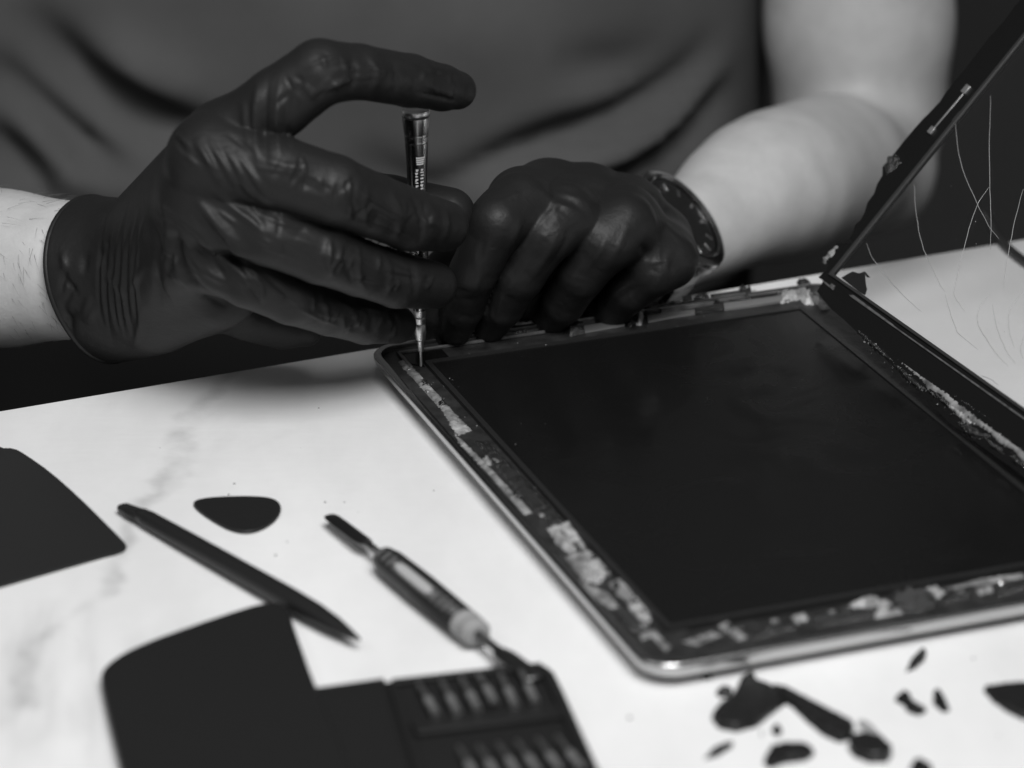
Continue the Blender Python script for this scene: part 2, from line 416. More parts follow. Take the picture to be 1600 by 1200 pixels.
fb.cone(arm, PX(110, 422, 1016), R_wr, 22.5, 16, 4, 30); fb.cone(arm, R_wr, PX(300, 330, 968), 15, 8, 4, 30)
fore = fb.empty()
fb.cone(fore, L_wr, PX(1100, 354, 1112), 17.5, 20, 1, 30); fb.cone(fore, PX(1100, 354, 1112), PX(1152, 316, 1135), 20, 24.5, 1, 30); fb.cone(fore, PX(1152, 316, 1135), PX(1185, 300, 1150), 24.5, 27.5, 1, 30); fb.cone(fore, PX(1185, 300, 1150), mid, 27.5, 29, 1, 30); fb.cone(fore, mid, PX(1300, 262, 1225), 29, 29.5, 1, 30); fb.cone(fore, PX(1300, 262, 1225), L_el, 29.5, 23, 1, 30); fb.cone(fore, L_wr, PX(945, 385, 1062), 17.5, 12, 10, 30)
upper = fb.empty()
fb.cone(upper, L_sh, PX(1342, 40, 1308), 46, 38.5, 20, 30); fb.cone(upper, PX(1342, 40, 1308), PX(1345, 180, 1306), 38.5, 34, 6, 30)
fb.cone(upper, PX(1345, 180, 1306), L_el, 34, 24, 8, 30)
B = smin(smin(B, smin(fore, upper, 14), 20), arm, 20)
Bv, Bf = fb.mesh(B, 9)
obj('body', Bv, Bf, M['skin'], person)

# ---- shirt with hanging folds and short sleeves
fs = Field((-540, 1060, -330), (260, 1520, 440), 4.4)
S = fs.empty()
for dx in (-95, 0, 95):
    fs.cone(S, tors+[dx, 12*abs(dx)/95, -300], tors+[dx*1.15, 12, 330], 122, 104, 45, 45)
fs.cone(S, tors+[0, 20, 330], tors+[0, 25, 380], 84, 70, 40, 45)
fs.cone(S, L_sh, L_sh*.45+PX(1342, 40, 1308)*.55, 64, 62, 25, 40); fs.cone(S, R_sh, R_sh*.5+R_el*.5, 64, 60, 25, 40)
fs.cut(S, tors+[0, 0, 400], np.array([0, 0, 1.])); fs.cut(S, tors+[0, 0, -84], np.array([0, 0, -1.]))
Sv, Sf = fs.mesh(S, 2)
shirt_folds = [
    ([(20, -10), (110, 110), (215, 180), (300, 215), (420, 250)], -15, 26), ([(120, 60), (210, 120), (330, 170)], 7, 30),
    ([(-30, 70), (50, 170), (140, 245), (230, 300)], -12, 20), ([(0, 120), (70, 215), (150, 290)], 7, 16),
    ([(-40, 180), (30, 260), (90, 330)], -10, 18), ([(60, 300), (160, 270), (250, 320)], 5, 20),
    ([(640, 320), (760, 262), (860, 222), (980, 190), (1070, 130), (1130, 40)], -13, 18),
    ([(700, 330), (860, 265), (1000, 225), (1090, 150), (1150, 50)], 8, 17),
    ([(880, 330), (1010, 262), (1090, 200), (1150, 110)], -12, 15),
    ([(600, 20), (760, 60), (900, 40)], 4, 60), ([(850, 90), (960, 120), (1060, 60)], -5, 30), ([(540, 230), (640, 300), (760, 330)], -6, 24),
]
Sv = folds(Sv, Sf, [(l_, a_, w_*1.4) for l_, a_, w_ in shirt_folds], 1.25)
obj('shirt', Sv, Sf, M['shirt'], person)
# ---- trousers: the lap below the table edge
ft = Field((-420, 980, -420), (230, 1500, -60), 6)
T = ft.empty()
ft.cone(T, tors+[-90, 0, -230], (-270, 1040, -235), 112, 88, 30, 30); ft.cone(T, tors+[90, 0, -230], (60, 1080, -235), 112, 88, 30, 30); ft.cone(T, tors+[0, 0, -230], tors+[0, 0, -95], 124, 122, 30, 30); ft.cone(T, tors+[-95, 12, -230], tors+[-100, 12, -95], 112, 112, 30, 30); ft.cone(T, tors+[95, 12, -230], tors+[100, 12, -95], 112, 112, 30, 30)
Tv, Tf = ft.mesh(T, 2)
obj('trousers', Tv, Tf, M['trouser'], person)

hr = random.Random(8); HV, HF = [], []
nB = vnormals(Bv, Bf); pB = to_px(Bv); cand = np.where((pB[:, 0] < 120) & (pB[:, 0] > -40) & (pB[:, 1] > 285) & (pB[:, 1] < 520) & (Bv[:, 1] < 1080) & ((nB*(Bv-EYE)).sum(1) < 0))[0]
for _ in range(150):
    i = int(cand[hr.randrange(len(cand))]); p = Bv[i]+np.array([hr.uniform(-2, 2), 0, hr.uniform(-2, 2)]); n_ = nB[i]
    d = np.array([.55, 0, -.8])+np.array([hr.uniform(-.5, .5), hr.uniform(-.3, .3), hr.uniform(-.5, .5)]); d = d-n_*np.dot(d, n_); d /= np.linalg.norm(d); L_ = hr.uniform(3, 8)
    sdv = np.cross(d, n_)*.05; b0 = len(HV)
    for t in (0, .5, 1):
        q = p+d*L_*t+n_*(.15+1.3*t-.9*t*t); HV += [q-sdv*(1.05-t), q+sdv*(1.05-t), q+n_*.08*(1.05-t)]
    for k in (0, 3): HF += [(b0+k, b0+k+1, b0+k+4, b0+k+3), (b0+k+1, b0+k+2, b0+k+5, b0+k+4), (b0+k+2, b0+k, b0+k+3, b0+k+5)]
obj('arm_hair', HV, HF, mat('dark_hair', .09, .5), person)['kind'] = 'stuff'
# ---- glove on the hand that holds the screwdriver
def hand(name, lo, hi, palm, fingers, cut, strokes, kp, kf, res=.68, slim=.97):
    fh = Field(lo, hi, res)
    Pm = fh.empty()
    for a, b, ra, rb in palm: fh.cone(Pm, a, b, ra, rb, kp)
    if cut: fh.cut(Pm, *cut)
    R = Pm.copy()
    for fi in fingers:
        Fg = fh.empty()
        for (a, ra), (b, rb) in zip(fi, fi[1:]): fh.cone(Fg, a, b, ra*slim, rb*slim, 1.2, 12)
        R = np.minimum(R, smin(Pm, Fg, kf))
    V, Q = fh.mesh(R, 2)
    V = folds(V, Q, strokes, 1.3)
    return obj(name, V, Q, M['glove'], person)

fingersR = [
    [(PX(355, 222, 955), 12), (PX(435, 160, 950), 11), (PX(500, 113, 950), 10.3), (PX(560, 112, 958), 8.6), (PX(640, 126, 973), 8.4), (PX(690, 137, 984), 7.4), (PX(714, 141, 989), 6.3)],
    [(PX(330, 245, 946), 13), (PX(430, 268, 940), 11.6), (PX(520, 296, 942), 10.9), (PX(580, 320, 952), 10.2), (PX(640, 343, 963), 10.0), (PX(692, 353, 975), 8.4)],
    [(PX(318, 310, 948), 12.5), (PX(420, 362, 940), 10.6), (PX(500, 395, 943), 9.8), (PX(560, 418, 953), 9.0), (PX(620, 437, 964), 9.1), (PX(676, 446, 977), 7.9)],
    [(PX(318, 385, 954), 12), (PX(390, 432, 947), 10), (PX(455, 464, 950), 8.8), (PX(515, 486, 960), 7.9), (PX(570, 500, 970), 7.8), (PX(620, 507, 980), 6.4)],
    [(PX(330, 300, 990), 15), (PX(470, 300, 1004), 11), (PX(610, 318, 1008), 9.4), (PX(702, 333, 1003), 8.6)],
]
wrR, wrU = PX(226, 384, 1000), PX(224, 474, 1000)
cf = PX(118, 428, 1015); axc = PX(118, 428, 1015)-PX(215, 425, 1003); axc /= np.linalg.norm(axc)
palmR = [
    (wrR, PX(350, 226, 955), 14.5, 12), (wrR, PX(332, 262, 948), 15, 13), (wrU, PX(318, 318, 950), 16.5, 13), (wrU, PX(320, 385, 956), 16, 12.5),
    (PX(220, 428, 1003), PX(320, 310, 965), 20, 17), (PX(255, 475, 992), PX(345, 455, 972), 15, 12),
    (PX(235, 390, 1000), PX(330, 270, 985), 15, 15), (PX(330, 290, 980), PX(352, 228, 964), 15, 12),
    (PX(215, 425, 1003), cf+axc*14, 23.5, 28), (PX(175, 470, 1006), cf+axc*14+[0, 0, -4], 20, 26),
    (PX(390, 495, 985), PX(478, 515, 992), 7, 5.5), (PX(345, 470, 985), PX(440, 522, 990), 9, 4.5),
]
sr = random.Random(3)
strR = []
for i in range(12):                                       # fine pleats of the gathered cuff
    x = 156+i*5.4+sr.uniform(-1, 1); t0, t1 = sr.uniform(312, 350), sr.uniform(500, 548)
    strR.append(([(x+(430-t0)*.13, t0), (x+2, 370), (x-3, 430), (x, 490), (x+12, t1)], sr.uniform(.35, .6)*(1 if i % 2 else -1), 2.2))
for i in range(16):                                       # crumples at the cuff and wrist
    x, y = sr.uniform(95, 300), sr.uniform(320, 530); a = sr.uniform(.9, 2.1); l = sr.uniform(18, 40)
    strR.append(([(x-l*math.cos(a), y-l*math.sin(a)), (x+sr.uniform(-6, 6), y), (x+l*math.cos(a), y+l*math.sin(a))], sr.choice((.7, -.7)), sr.uniform(4, 7)))
strR += [                                                 # tension folds over the back of the hand
    ([(303, 212), (325, 250), (352, 295)], 1.3, 7), ([(322, 214), (350, 255), (376, 302)], 1.0, 6), ([(345, 222), (372, 262), (398, 312)], .9, 6), ([(364, 232), (392, 270), (420, 310)], .8, 5),
    ([(335, 300), (370, 330), (430, 372)], .9, 6), ([(298, 305), (342, 350), (398, 412)], 1.6, 8), ([(288, 335), (335, 390), (378, 442)], 1.2, 7), ([(310, 330), (356, 392), (402, 430)], -.9, 5),
    ([(284, 372), (318, 425), (370, 447)], 1.0, 6), ([(274, 352), (280, 410), (305, 452), (360, 482)], -1.8, 6), ([(268, 360), (273, 415), (298, 462)], 1.0, 5),
    ([(404, 120), (396, 190), (404, 262)], .9, 5), ([(420, 118), (412, 190), (418, 265)], -.9, 5), ([(437, 118), (430, 190), (438, 255)], .8, 5), ([(452, 130), (447, 190), (452, 240)], -.6, 5),
    ([(380, 150), (384, 210), (402, 250)], .6, 6), ([(250, 300), (262, 360), (258, 420)], .7, 6), ([(240, 320), (246, 400), (250, 500)], -.7, 6),
    ([(545, 88), (560, 112), (545, 146)], -.5, 4), ([(575, 84), (592, 112), (580, 150)], .5, 5), ([(610, 92), (622, 124), (612, 158)], -.5, 5), ([(640, 100), (690, 118), (726, 120)], -.9, 5), ([(600, 92), (660, 106), (715, 118)], .7, 6),
    ([(560, 270), (548, 310), (560, 350)], -.6, 5), ([(580, 280), (566, 320), (576, 360)], .6, 5), ([(610, 296), (628, 340), (618, 380)], .8, 7), ([(640, 300), (662, 340), (655, 385)], -.8, 5), ([(690, 310), (700, 350), (690, 388)], .7, 5),
    ([(520, 365), (508, 400), (522, 435)], .6, 5), ([(545, 372), (540, 410), (552, 445)], -.6, 4.5), ([(562, 380), (558, 415), (570, 455)], .7, 5), ([(600, 392), (612, 430), (604, 465)], .5, 5), ([(640, 405), (652, 440), (644, 478)], -.6, 5),
    ([(500, 460), (512, 485), (504, 512)], .5, 4), ([(545, 478), (560, 500), (552, 520)], .6, 4.5), ([(572, 482), (584, 502), (576, 520)], -.5, 4), ([(600, 486), (612, 506), (604, 524)], .5, 4),
    ([(440, 270), (480, 290), (520, 300)], -.5, 8), ([(400, 240), (440, 262), (500, 262)], .6, 7), ([(430, 370), (470, 375), (520, 398)], .5, 7),
]
def finger_wrinkles(chain, out, seed, n, amp):
    r = random.Random(seed); C = [np.append(to_px(p[None])[0], q) for p, q in chain]
    for _ in range(n):
        i = r.randrange(1, len(C)-1) if len(C) > 2 else 0
        t = r.random(); c = C[i]*(1-t)+C[i+1]*t if i+1 < len(C) else C[i]
        d = C[min(i+1, len(C)-1)][:2]-C[max(i-1, 0)][:2]; d = d/np.linalg.norm(d); nn = np.array([-d[1], d[0]]); rad = c[2]*4.7
        if r.random() < .62:
            o_, l_ = r.uniform(-.45, .45)*rad, r.uniform(.2, .5)*rad; sk = r.uniform(-.5, .5)
            ln = [c[:2]+nn*(o_-l_)+d*(sk*-l_), c[:2]+nn*o_+d*r.uniform(-3, 3), c[:2]+nn*(o_+l_)+d*(sk*l_)]
        else:
            o_, l_ = r.uniform(-.6, .6)*rad, r.uniform(.5, 1.3)*rad; sk = r.uniform(-.25, .25)
            ln = [c[:2]-d*l_+nn*(o_-sk*l_), c[:2]+nn*(o_+r.uniform(-2, 2)), c[:2]+d*l_+nn*(o_+sk*l_)]
        out.append((ln, amp*r.uniform(.4, 1)*r.choice((1, 1, -1)), r.uniform(2.2, 4.5)))
for k_, ch_ in enumerate(fingersR[:4]): finger_wrinkles(ch_, strR, 20+k_, 30, .55)
for _ in range(34):                                       # fine radiating folds between wrist and knuckles
    x, y = sr.uniform(255, 420), sr.uniform(200, 470); a = math.radians(sr.uniform(35, 62)); l = sr.uniform(14, 38)
    strR.append(([(x-l*math.cos(a), y-l*math.sin(a)), (x+sr.uniform(-3, 3), y+sr.uniform(-3, 3)), (x+l*math.cos(a), y+l*math.sin(a))], sr.choice((.5, .4, -.45)), sr.uniform(2.5, 4.5)))
GR = hand('glove', (-176, 905, -8), (0, 1064, 150), palmR, fingersR, (cf-axc*10.5, np.array([-.80, .50, -.33])), strR, 5, 7); GR['label'] = 'black rubber glove gripping the screwdriver'
cn = np.array([-.80, .50, -.33]); cn = cn/np.linalg.norm(cn); co_ = cf-axc*10.5     # rolled bead along the cuff
gv = np.empty(len(GR.data.vertices)*3); GR.data.vertices.foreach_get('co', gv); gv = gv.reshape(-1, 3)/MM
b1_ = np.cross(cn, np.array([0, 0, 1.])); b1_ /= np.linalg.norm(b1_); b2_ = np.cross(cn, b1_)
rim_ = gv[np.abs((gv-co_)@cn) < 1.0]; ctr = rim_.mean(0); ang = np.arctan2((rim_-ctr)@b2_, (rim_-ctr)@b1_); rad_ = np.hypot((rim_-ctr)@b1_, (rim_-ctr)@b2_)
ring_ = []
for k in range(56):
    a = -math.pi+2*math.pi*(k+.5)/56; m_ = np.abs(ang-a) < .09
    if m_.any(): ring_.append((a, np.percentile(rad_[m_], 98)))
rs = np.array([q for _, q in ring_]); rs = (np.roll(rs, 1)+rs*2+np.roll(rs, -1))/4
tube('cuff_bead', [ctr+(b1_*math.cos(a)+b2_*math.sin(a))*(q-.3)+cn*.2 for (a, _), q in zip(ring_, rs)], .95, M['glove'], GR, 8, closed=True)
# ---- glove on the hand that steadies the tablet
fingersL = [
    [(PX(856, 312, 1050), 12), (PX(812, 318, 1012), 10.4), (PX(776, 348, 1001), 9.6), (PX(740, 425, 1003), 8.4), (PX(722, 480, 1010), 7.6), (PX(712, 514, 1014), 6)],
    [(PX(915, 318, 1054), 12), (PX(882, 334, 1016), 10.2), (PX(852, 368, 1008), 9.6), (PX(812, 430, 1009), 8.8), (PX(784, 478, 1014), 7.8), (PX(766, 510, 1019), 6)],
    [(PX(975, 334, 1060), 12), (PX(976, 347, 1022), 10), (PX(946, 384, 1015), 9.4), (PX(908, 430, 1017), 8.6), (PX(880, 474, 1023), 7.6), (PX(862, 500, 1028), 5.8)],
    [(PX(1025, 375, 1058), 11), (PX(1047, 408, 1030), 8.8), (PX(1020, 428, 1024), 8.2), (PX(985, 455, 1027), 7.6), (PX(962, 478, 1033), 7), (PX(948, 490, 1037), 6)],
    [(PX(870, 400, 1055), 13), (PX(765, 400, 1030), 12), (PX(706, 430, 1023), 10.5), (PX(688, 490, 1020), 8.8), (PX(684, 520, 1020), 7)],
]
palmL = [
    (PX(960, 388, 1070), PX(856, 318, 1052), 16, 13), (PX(960, 388, 1070), PX(918, 324, 1056), 16, 13), (PX(970, 392, 1070), PX(975, 338, 1060), 16, 12.5), (PX(975, 398, 1070), PX(1022, 380, 1058), 15, 11.5),
    (PX(918, 326, 1050), PX(975, 340, 1056), 13, 12), (PX(975, 340, 1056), PX(1022, 382, 1056), 12, 11), (PX(870, 322, 1046), PX(918, 326, 1050), 13, 13),
    (PX(812, 316, 1022), PX(882, 330, 1026), 8.6, 8.6), (PX(882, 330, 1028), PX(976, 342, 1032), 8.8, 8.6), (PX(978, 344, 1034), PX(1050, 402, 1038), 8.6, 7.6), (PX(812, 316, 1024), PX(856, 312, 1048), 10, 12), (PX(976, 344, 1034), PX(1046, 400, 1046), 8, 8),
    (PX(880, 390, 1060), PX(960, 395, 1070), 15, 16),
    (PX(750, 468, 1036), PX(860, 455, 1046), 9, 11), (PX(860, 455, 1046), PX(960, 445, 1056), 11, 11),
    (PX(784, 340, 1008), PX(862, 348, 1014), 7.4, 7.4), (PX(862, 348, 1014), PX(958, 362, 1020), 7.4, 7.2), (PX(958, 362, 1020), PX(1040, 410, 1030), 7.2, 6.6),
]
strL = [
    ([(842, 286), (866, 320), (870, 352)], .9, 7), ([(820, 330), (802, 372), (790, 410)], 1.0, 6), ([(880, 350), (850, 410), (815, 450)], .8, 6), ([(895, 345), (880, 390), (850, 430)], -.7, 5),
    ([(790, 455), (780, 480), (772, 510)], 1.0, 4), ([(768, 450), (760, 480), (764, 505)], -.8, 4), ([(918, 400), (900, 425), (885, 455)], .6, 7), ([(950, 360), (935, 400), (910, 430)], .8, 6),
    ([(985, 340), (970, 385), (945, 425)], .7, 6), ([(996, 436), (972, 450), (950, 472), (940, 485)], 1.3, 4), ([(1000, 446), (975, 462), (958, 482)], -.9, 4), ([(1050, 380), (1040, 420), (1020, 450)], .7, 7),
    ([(850, 272), (900, 286), (950, 302)], .7, 7), ([(830, 290), (890, 296), (940, 312)], -.6, 6), ([(740, 390), (752, 430), (735, 470)], .8, 6), ([(760, 360), (750, 400), (745, 440)], -.6, 5),
    ([(860, 300), (905, 318), (925, 345)], -1.0, 7), ([(1000, 380), (1010, 395), (1004, 410)], -1.2, 6), ([(860, 320), (870, 318), (900, 330)], .7, 5), ([(1005, 330), (1040, 352), (1072, 384)], .9, 6),
]
for k_, ch_ in enumerate(fingersL[:4]): finger_wrinkles(ch_, strL, 40+k_, 18, .30)
hand('glove', (-34, 975, -2), (72, 1112, 75), palmL, fingersL, None, [(l_, a_*.55, w_) for l_, a_, w_ in strL], 5, 7, .66, .93)['label'] = 'black rubber glove pressing on the tablet rim'

# ================================================================== TABLET
PHI = 0.35964497
EX = np.array([math.cos(PHI), math.sin(PHI), 0]); EY = np.array([math.sin(PHI), -math.cos(PHI), 0]); EZ = np.array([0, 0, 1.])
FL = np.array([-48.1, 1007.28, 0.0]); TW, TL, TH = 169.5, 240.0, 8.0
tablet = thing('tablet', 'opened tablet computer lying on the table with bare black display and torn adhesive rim', 'tablet', FL+EX*TW/2+EY*TL/2)
def uv(px, py, z):
    d = on(px, py, z)-FL; return np.array([d@EX, d@EY])
def ring_strip(name, levels, m, close_bottom, close_top):
    """stack of rounded rectangles: (inset, z, radius)"""
    V, Fc = [], []; n = None
    for ins, z, r in levels:
        P = round_rect(ins, ins, TW-ins, TL-ins, r, 8); n = len(P)
        V += [FL+EX*p[0]+EY*p[1]+EZ*z for p in P]
    for i in range(len(levels)-1):
        for k in range(n):
            a, b = i*n+k, i*n+(k+1) % n; Fc.append((a, b, b+n, a+n))
    if close_bottom: Fc.append(tuple(range(n)))
    if close_top: Fc.append(tuple((len(levels)-1)*n+k for k in range(n)))
    o = obj(name, V, Fc, m, tablet); bm = bmesh.new(); bm.from_mesh(o.data); bmesh.ops.recalc_face_normals(bm, faces=bm.faces); bm.to_mesh(o.data); bm.free()
    return flat_edges(o, 50)
ring_strip('shell', [(14, .6, 8), (8, .8, 9), (4, 1.8, 9), (1.6, 3.2, 9.5), (.5, 4.9, 10), (0, 6.4, 10), (0, 7.5, 10), (.3, 7.95, 10), (.7, 8.1, 9.6), (1.9, 8.1, 8.6), (2.3, 7.9, 8.2), (2.4, 5.4, 8.2), (3.0, 5.2, 8)], M['alu'], True, False)
ring_strip('inner_ledge', [(2.45, 5.0, 8), (2.6, 5.9, 8), (20.5, 5.9, 2), (20.5, 3.2, 2)], M['dark_alu'], False, True)
for i, (a, b, c, d) in enumerate(((14.6, 16.6, 150.2, 218.0),)):
    ring_o = round_rect(a, b, c, d, 1.0, 3); ring_i = round_rect(a+1.8, b+1.8, c-1.8, d-1.8, .6, 3)
    slab('display_frame', [(p[0], p[1]) for p in ring_o], 3.6, M['black_frame'], tablet, holes=[ring_i], O=FL+EZ*7.3, e1=EX, e2=EY)
    slab('display', round_rect(a+1.7, b+1.7, c-1.7, d-1.7, .6, 3), 1.4, M['screen'], tablet, O=FL+EZ*6.9, e1=EX, e2=EY)


# ---- lumps and strips of torn adhesive: height-field patches inside a traced outline
def inside(P, poly):
    x, y = P[:, 0], P[:, 1]; r = np.zeros(len(P), bool); n = len(poly)
    for i in range(n):
        x1, y1 = poly[i]; x2, y2 = poly[(i+1) % n]
        c = ((y1 > y) != (y2 > y)) & (x < (x2-x1)*(y-y1)/((y2-y1) if y2 != y1 else 1e-9)+x1); r ^= c
    return r
def patch(name, pts, frame, z0, h, m, parent, seed=0, edge=.8, rag=.6, step=.45, rough=.6):
    """pts: outline in the (a,b) mm coordinates of frame=(O,e1,e2,n); lumpy skin of height h on that plane"""
    O, e1, e2, n = frame; poly = np.array(pts, float)
    lo, hi = poly.min(0)-1.2, poly.max(0)+1.2
    step = max(step, math.sqrt((hi-lo).prod()/6000))
    xs = np.arange(lo[0], hi[0], step); ys = np.arange(lo[1], hi[1], step)
    gx, gy = np.meshgrid(xs, ys, indexing='ij'); P = np.stack([gx.ravel(), gy.ravel()], 1)
    nz = np.array([noise.fractal(Vector((p[0]*.55+seed*7.1, p[1]*.55, seed*3.3)), .7, 2.1, 4) for p in P])
    nz2 = np.array([noise.noise(Vector((p[0]*1.6+seed*5.7, p[1]*1.6, seed*1.3+9))) for p in P])
    d, _ = poly_dist(P, [*poly, poly[0]]); sd = np.where(inside(P, poly), d, -d)+nz2*rag
    top = h*np.clip(sd/edge, 0, 1)**.6*(1-rough+rough*(.5+nz))
    keep = (sd > 0).reshape(gx.shape); idx = -np.ones(gx.shape, int); V = []; Fc = []
    cell = keep[:-1, :-1] | keep[1:, :-1] | keep[:-1, 1:] | keep[1:, 1:]
    tp = np.maximum(top, -.05).reshape(gx.shape)
    for i, j in np.argwhere(cell):
        q = []
        for a, b in ((i, j), (i+1, j), (i+1, j+1), (i, j+1)):
            if idx[a, b] < 0:
                idx[a, b] = len(V)
                V.append(O+e1*gx[a, b]+e2*gy[a, b]+n*(z0+(tp[a, b] if keep[a, b] else -.35)))
            q.append(idx[a, b])
        Fc.append(q)
    if not V: return None
    o = obj(name, V, Fc, m, parent)
    if np.dot(np.cross(e1, e2), n) < 0:
        o.data.flip_normals()
    return o
TF = (FL, EX, EY, EZ); LZ = 6.0
def tab(pts, z=LZ): return [uv(p[0], p[1], z) for p in pts]
def residue(pts, m, h, seed, **k): return patch('adhesive_residue', tab(pts), TF, LZ, h, m, tablet, seed, **k)
rr0 = random.Random(21)
AD, AW, GK = M['adhesive'], M['adhesive_w'], M['gunk']
# left rim
residue([(622, 566), (634, 562), (700, 634), (712, 648), (728, 664), (704, 662), (690, 640)], AD, .9, 1)
residue([(700, 661), (728, 664), (738, 672), (716, 680)], AW, .7, 2)
residue([(706, 672), (724, 690), (770, 735), (800, 768), (832, 800), (820, 804), (770, 748), (720, 694)], AD, .8, 3)
residue([(742, 690), (762, 690), (886, 818), (862, 822), (800, 758)], GK, .7, 4)
residue([(856, 826), (890, 818), (912, 850), (916, 858), (892, 866), (872, 852)], AW, 1.3, 5)
residue([(884, 872), (920, 862), (946, 885), (938, 912), (914, 908)], AD, 1.5, 6)
residue([(920, 880), (940, 880), (946, 902), (932, 912), (918, 900)], AW, 2.0, 7)
residue([(905, 905), (930, 918), (952, 930), (972, 955), (950, 948), (922, 930)], AD, .7, 8)
residue([(952, 912), (970, 902), (992, 925), (985, 942), (966, 930)], AD, 1.0, 9)
residue([(980, 938), (996, 934), (1014, 958), (1016, 970), (1000, 968), (985, 952)], AW, 1.3, 10)
residue([(960, 950), (980, 950), (1010, 985), (990, 988), (968, 968)], GK, 1.1, 11)
residue([(1000, 992), (1022, 984), (1048, 1012), (1040, 1017), (1018, 994), (1004, 1000)], AD, .8, 12)
# near rim
residue([(1122, 977), (1138, 972), (1168, 996), (1152, 1000)], AD, .7, 13)
residue([(1066, 1003), (1110, 988), (1130, 992), (1090, 1008)], AD, .6, 113)
residue([(1238, 964), (1256, 958), (1262, 968), (1244, 974)], AW, .9, 14)
residue([(1170, 990), (1234, 970), (1250, 982), (1180, 1000)], GK, .8, 15)
residue([(1264, 966), (1330, 948), (1372, 955), (1360, 966), (1280, 980)], GK, .9, 16)
residue([(1326, 948), (1352, 938), (1372, 936), (1376, 944), (1352, 951), (1332, 953)], AW, 2.4, 17, edge=1.6, rough=.2)
residue([(1378, 936), (1392, 942), (1412, 958), (1366, 966)], AW, .8, 18)
residue([(1388, 932), (1420, 924), (1452, 930), (1466, 944), (1450, 954), (1420, 958), (1400, 948)], GK, 2.2, 19)
residue([(1448, 920), (1462, 916), (1476, 926), (1466, 934)], AW, 1.2, 20)
residue([(1472, 936), (1520, 922), (1516, 934), (1478, 944)], GK, 1.0, 21)
residue([(1476, 920), (1530, 905), (1600, 896), (1600, 902), (1530, 914)], AD, .6, 22)
residue([(1524, 922), (1548, 916), (1552, 924), (1530, 930)], AD, 1.2, 23)
residue([(1556, 920), (1660, 896), (1664, 906), (1560, 932)], GK, .9, 24)
# far rim
def flat_strip(pts, m, h, name='shield_strip'):
    P = tab(pts); return slab(name, [(p[0], p[1]) for p in P], h, m, tablet, O=FL+EZ*(LZ+h+.02), e1=EX, e2=EY)
residue([(800, 507), (842, 500), (846, 505), (804, 513)], AW, .9, 25)
residue([(800, 516), (850, 506), (856, 512), (806, 522)], GK, 1.6, 26)
residue([(880, 515), (908, 506), (914, 520), (890, 526)], GK, 2.2, 27)
flat_strip([(912, 512), (974, 502), (976, 510), (914, 521)], M['comp'], .7)
residue([(972, 498), (990, 492), (998, 500), (984, 510)], GK, 2.2, 29, rag=.9)
residue([(994, 490), (1005, 488), (1004, 500), (1002, 508), (995, 508)], AW, 2.0, 30)
flat_strip([(1011, 495), (1085, 487), (1086, 492), (1050, 498), (1013, 505)], M['comp'], .8)
flat_strip([(1085, 486), (1130, 479), (1131, 486), (1087, 493)], M['gunk'], 1.2, 'foam_block')
flat_strip([(1131, 477), (1226, 464), (1234, 471), (1180, 480), (1132, 486)], M['comp'], .8)
flat_strip([(1033, 488), (1124, 473), (1124, 475), (1034, 490.5)], M['strip_l'], 1.4)
residue([(1030, 478), (1066, 471), (1067, 481), (1032, 487)], AW, 1.2, 31, rag=.9)
flat_strip([(1008, 480), (1026, 477), (1032, 490), (1012, 494)], M['gunk'], 1.6, 'foam_block')
flat_strip([(1066, 470), (1080, 468), (1082, 478), (1068, 480)], M['gunk'], 1.6, 'foam_block')
residue([(1084, 466), (1104, 462), (1112, 472), (1088, 478)], GK, 2.0, 33, rag=.9)
flat_strip([(1110, 464), (1158, 457), (1164, 472), (1126, 476)], M['gunk'], 1.0, 'foam_block')
residue([(1156, 454), (1166, 450), (1172, 456), (1178, 466), (1166, 474), (1158, 466)], GK, 2.4, 35, rag=.9)
residue([(1175, 458), (1184, 457), (1188, 464), (1180, 467)], AW, 1.8, 36)
flat_strip([(1188, 463), (1226, 457), (1226, 459.5), (1188, 466)], M['comp'], 1.0)
residue([(1221, 460), (1257, 455), (1270, 462), (1271, 476), (1258, 476), (1252, 467), (1221, 474)], AW, 2.0, 37, rag=1.0)
residue([(1254, 462), (1268, 463), (1270, 475), (1258, 474)], AW, 2.8, 38)
residue([(1272, 462), (1284, 470), (1296, 482), (1284, 484), (1274, 474)], AD, 1.6, 39, rag=1.0)
residue([(1246, 441), (1256, 438), (1266, 442), (1268, 450), (1250, 448)], GK, 1.8, 40, rag=.9)
for k, (x_, y_) in enumerate([(880, 838), (902, 858), (926, 876), (938, 898), (962, 918), (990, 945), (1004, 960), (690, 632), (662, 600), (760, 722), (806, 776), (1140, 984), (1352, 946), (1392, 952)]):
    residue([(x_-7, y_-3), (x_+3, y_-6), (x_+8, y_+3), (x_-1, y_+6)], GK if k % 3 else AD, 1.9, 140+k, rag=.9)
for k in range(70):  # bright metal crumbs put in as glints on the left and near rims
    t_ = rr0.random(); x_, y_ = (628+t_*390+rr0.uniform(-4, 12), 566+t_*425+rr0.uniform(-6, 6)) if k % 2 else (1060+t_*540+rr0.uniform(-5, 5), 1004-t_*100+rr0.uniform(-6, 6))
    a_ = uv(x_, y_, LZ); s_ = rr0.uniform(.15, .45); O_ = FL+EX*a_[0]+EY*a_[1]+EZ*(LZ+rr0.uniform(.2, 1.0))
    V = [O_+np.array([rr0.uniform(-1.4, 1.4), rr0.uniform(-1, 1), rr0.uniform(-.6, 1)])*s_ for _ in range(4)]
    obj('glass_crumb_glint', V, [(0, 1, 2), (0, 3, 1), (1, 3, 2), (0, 2, 3)], M['glint'], tablet, smooth=False)
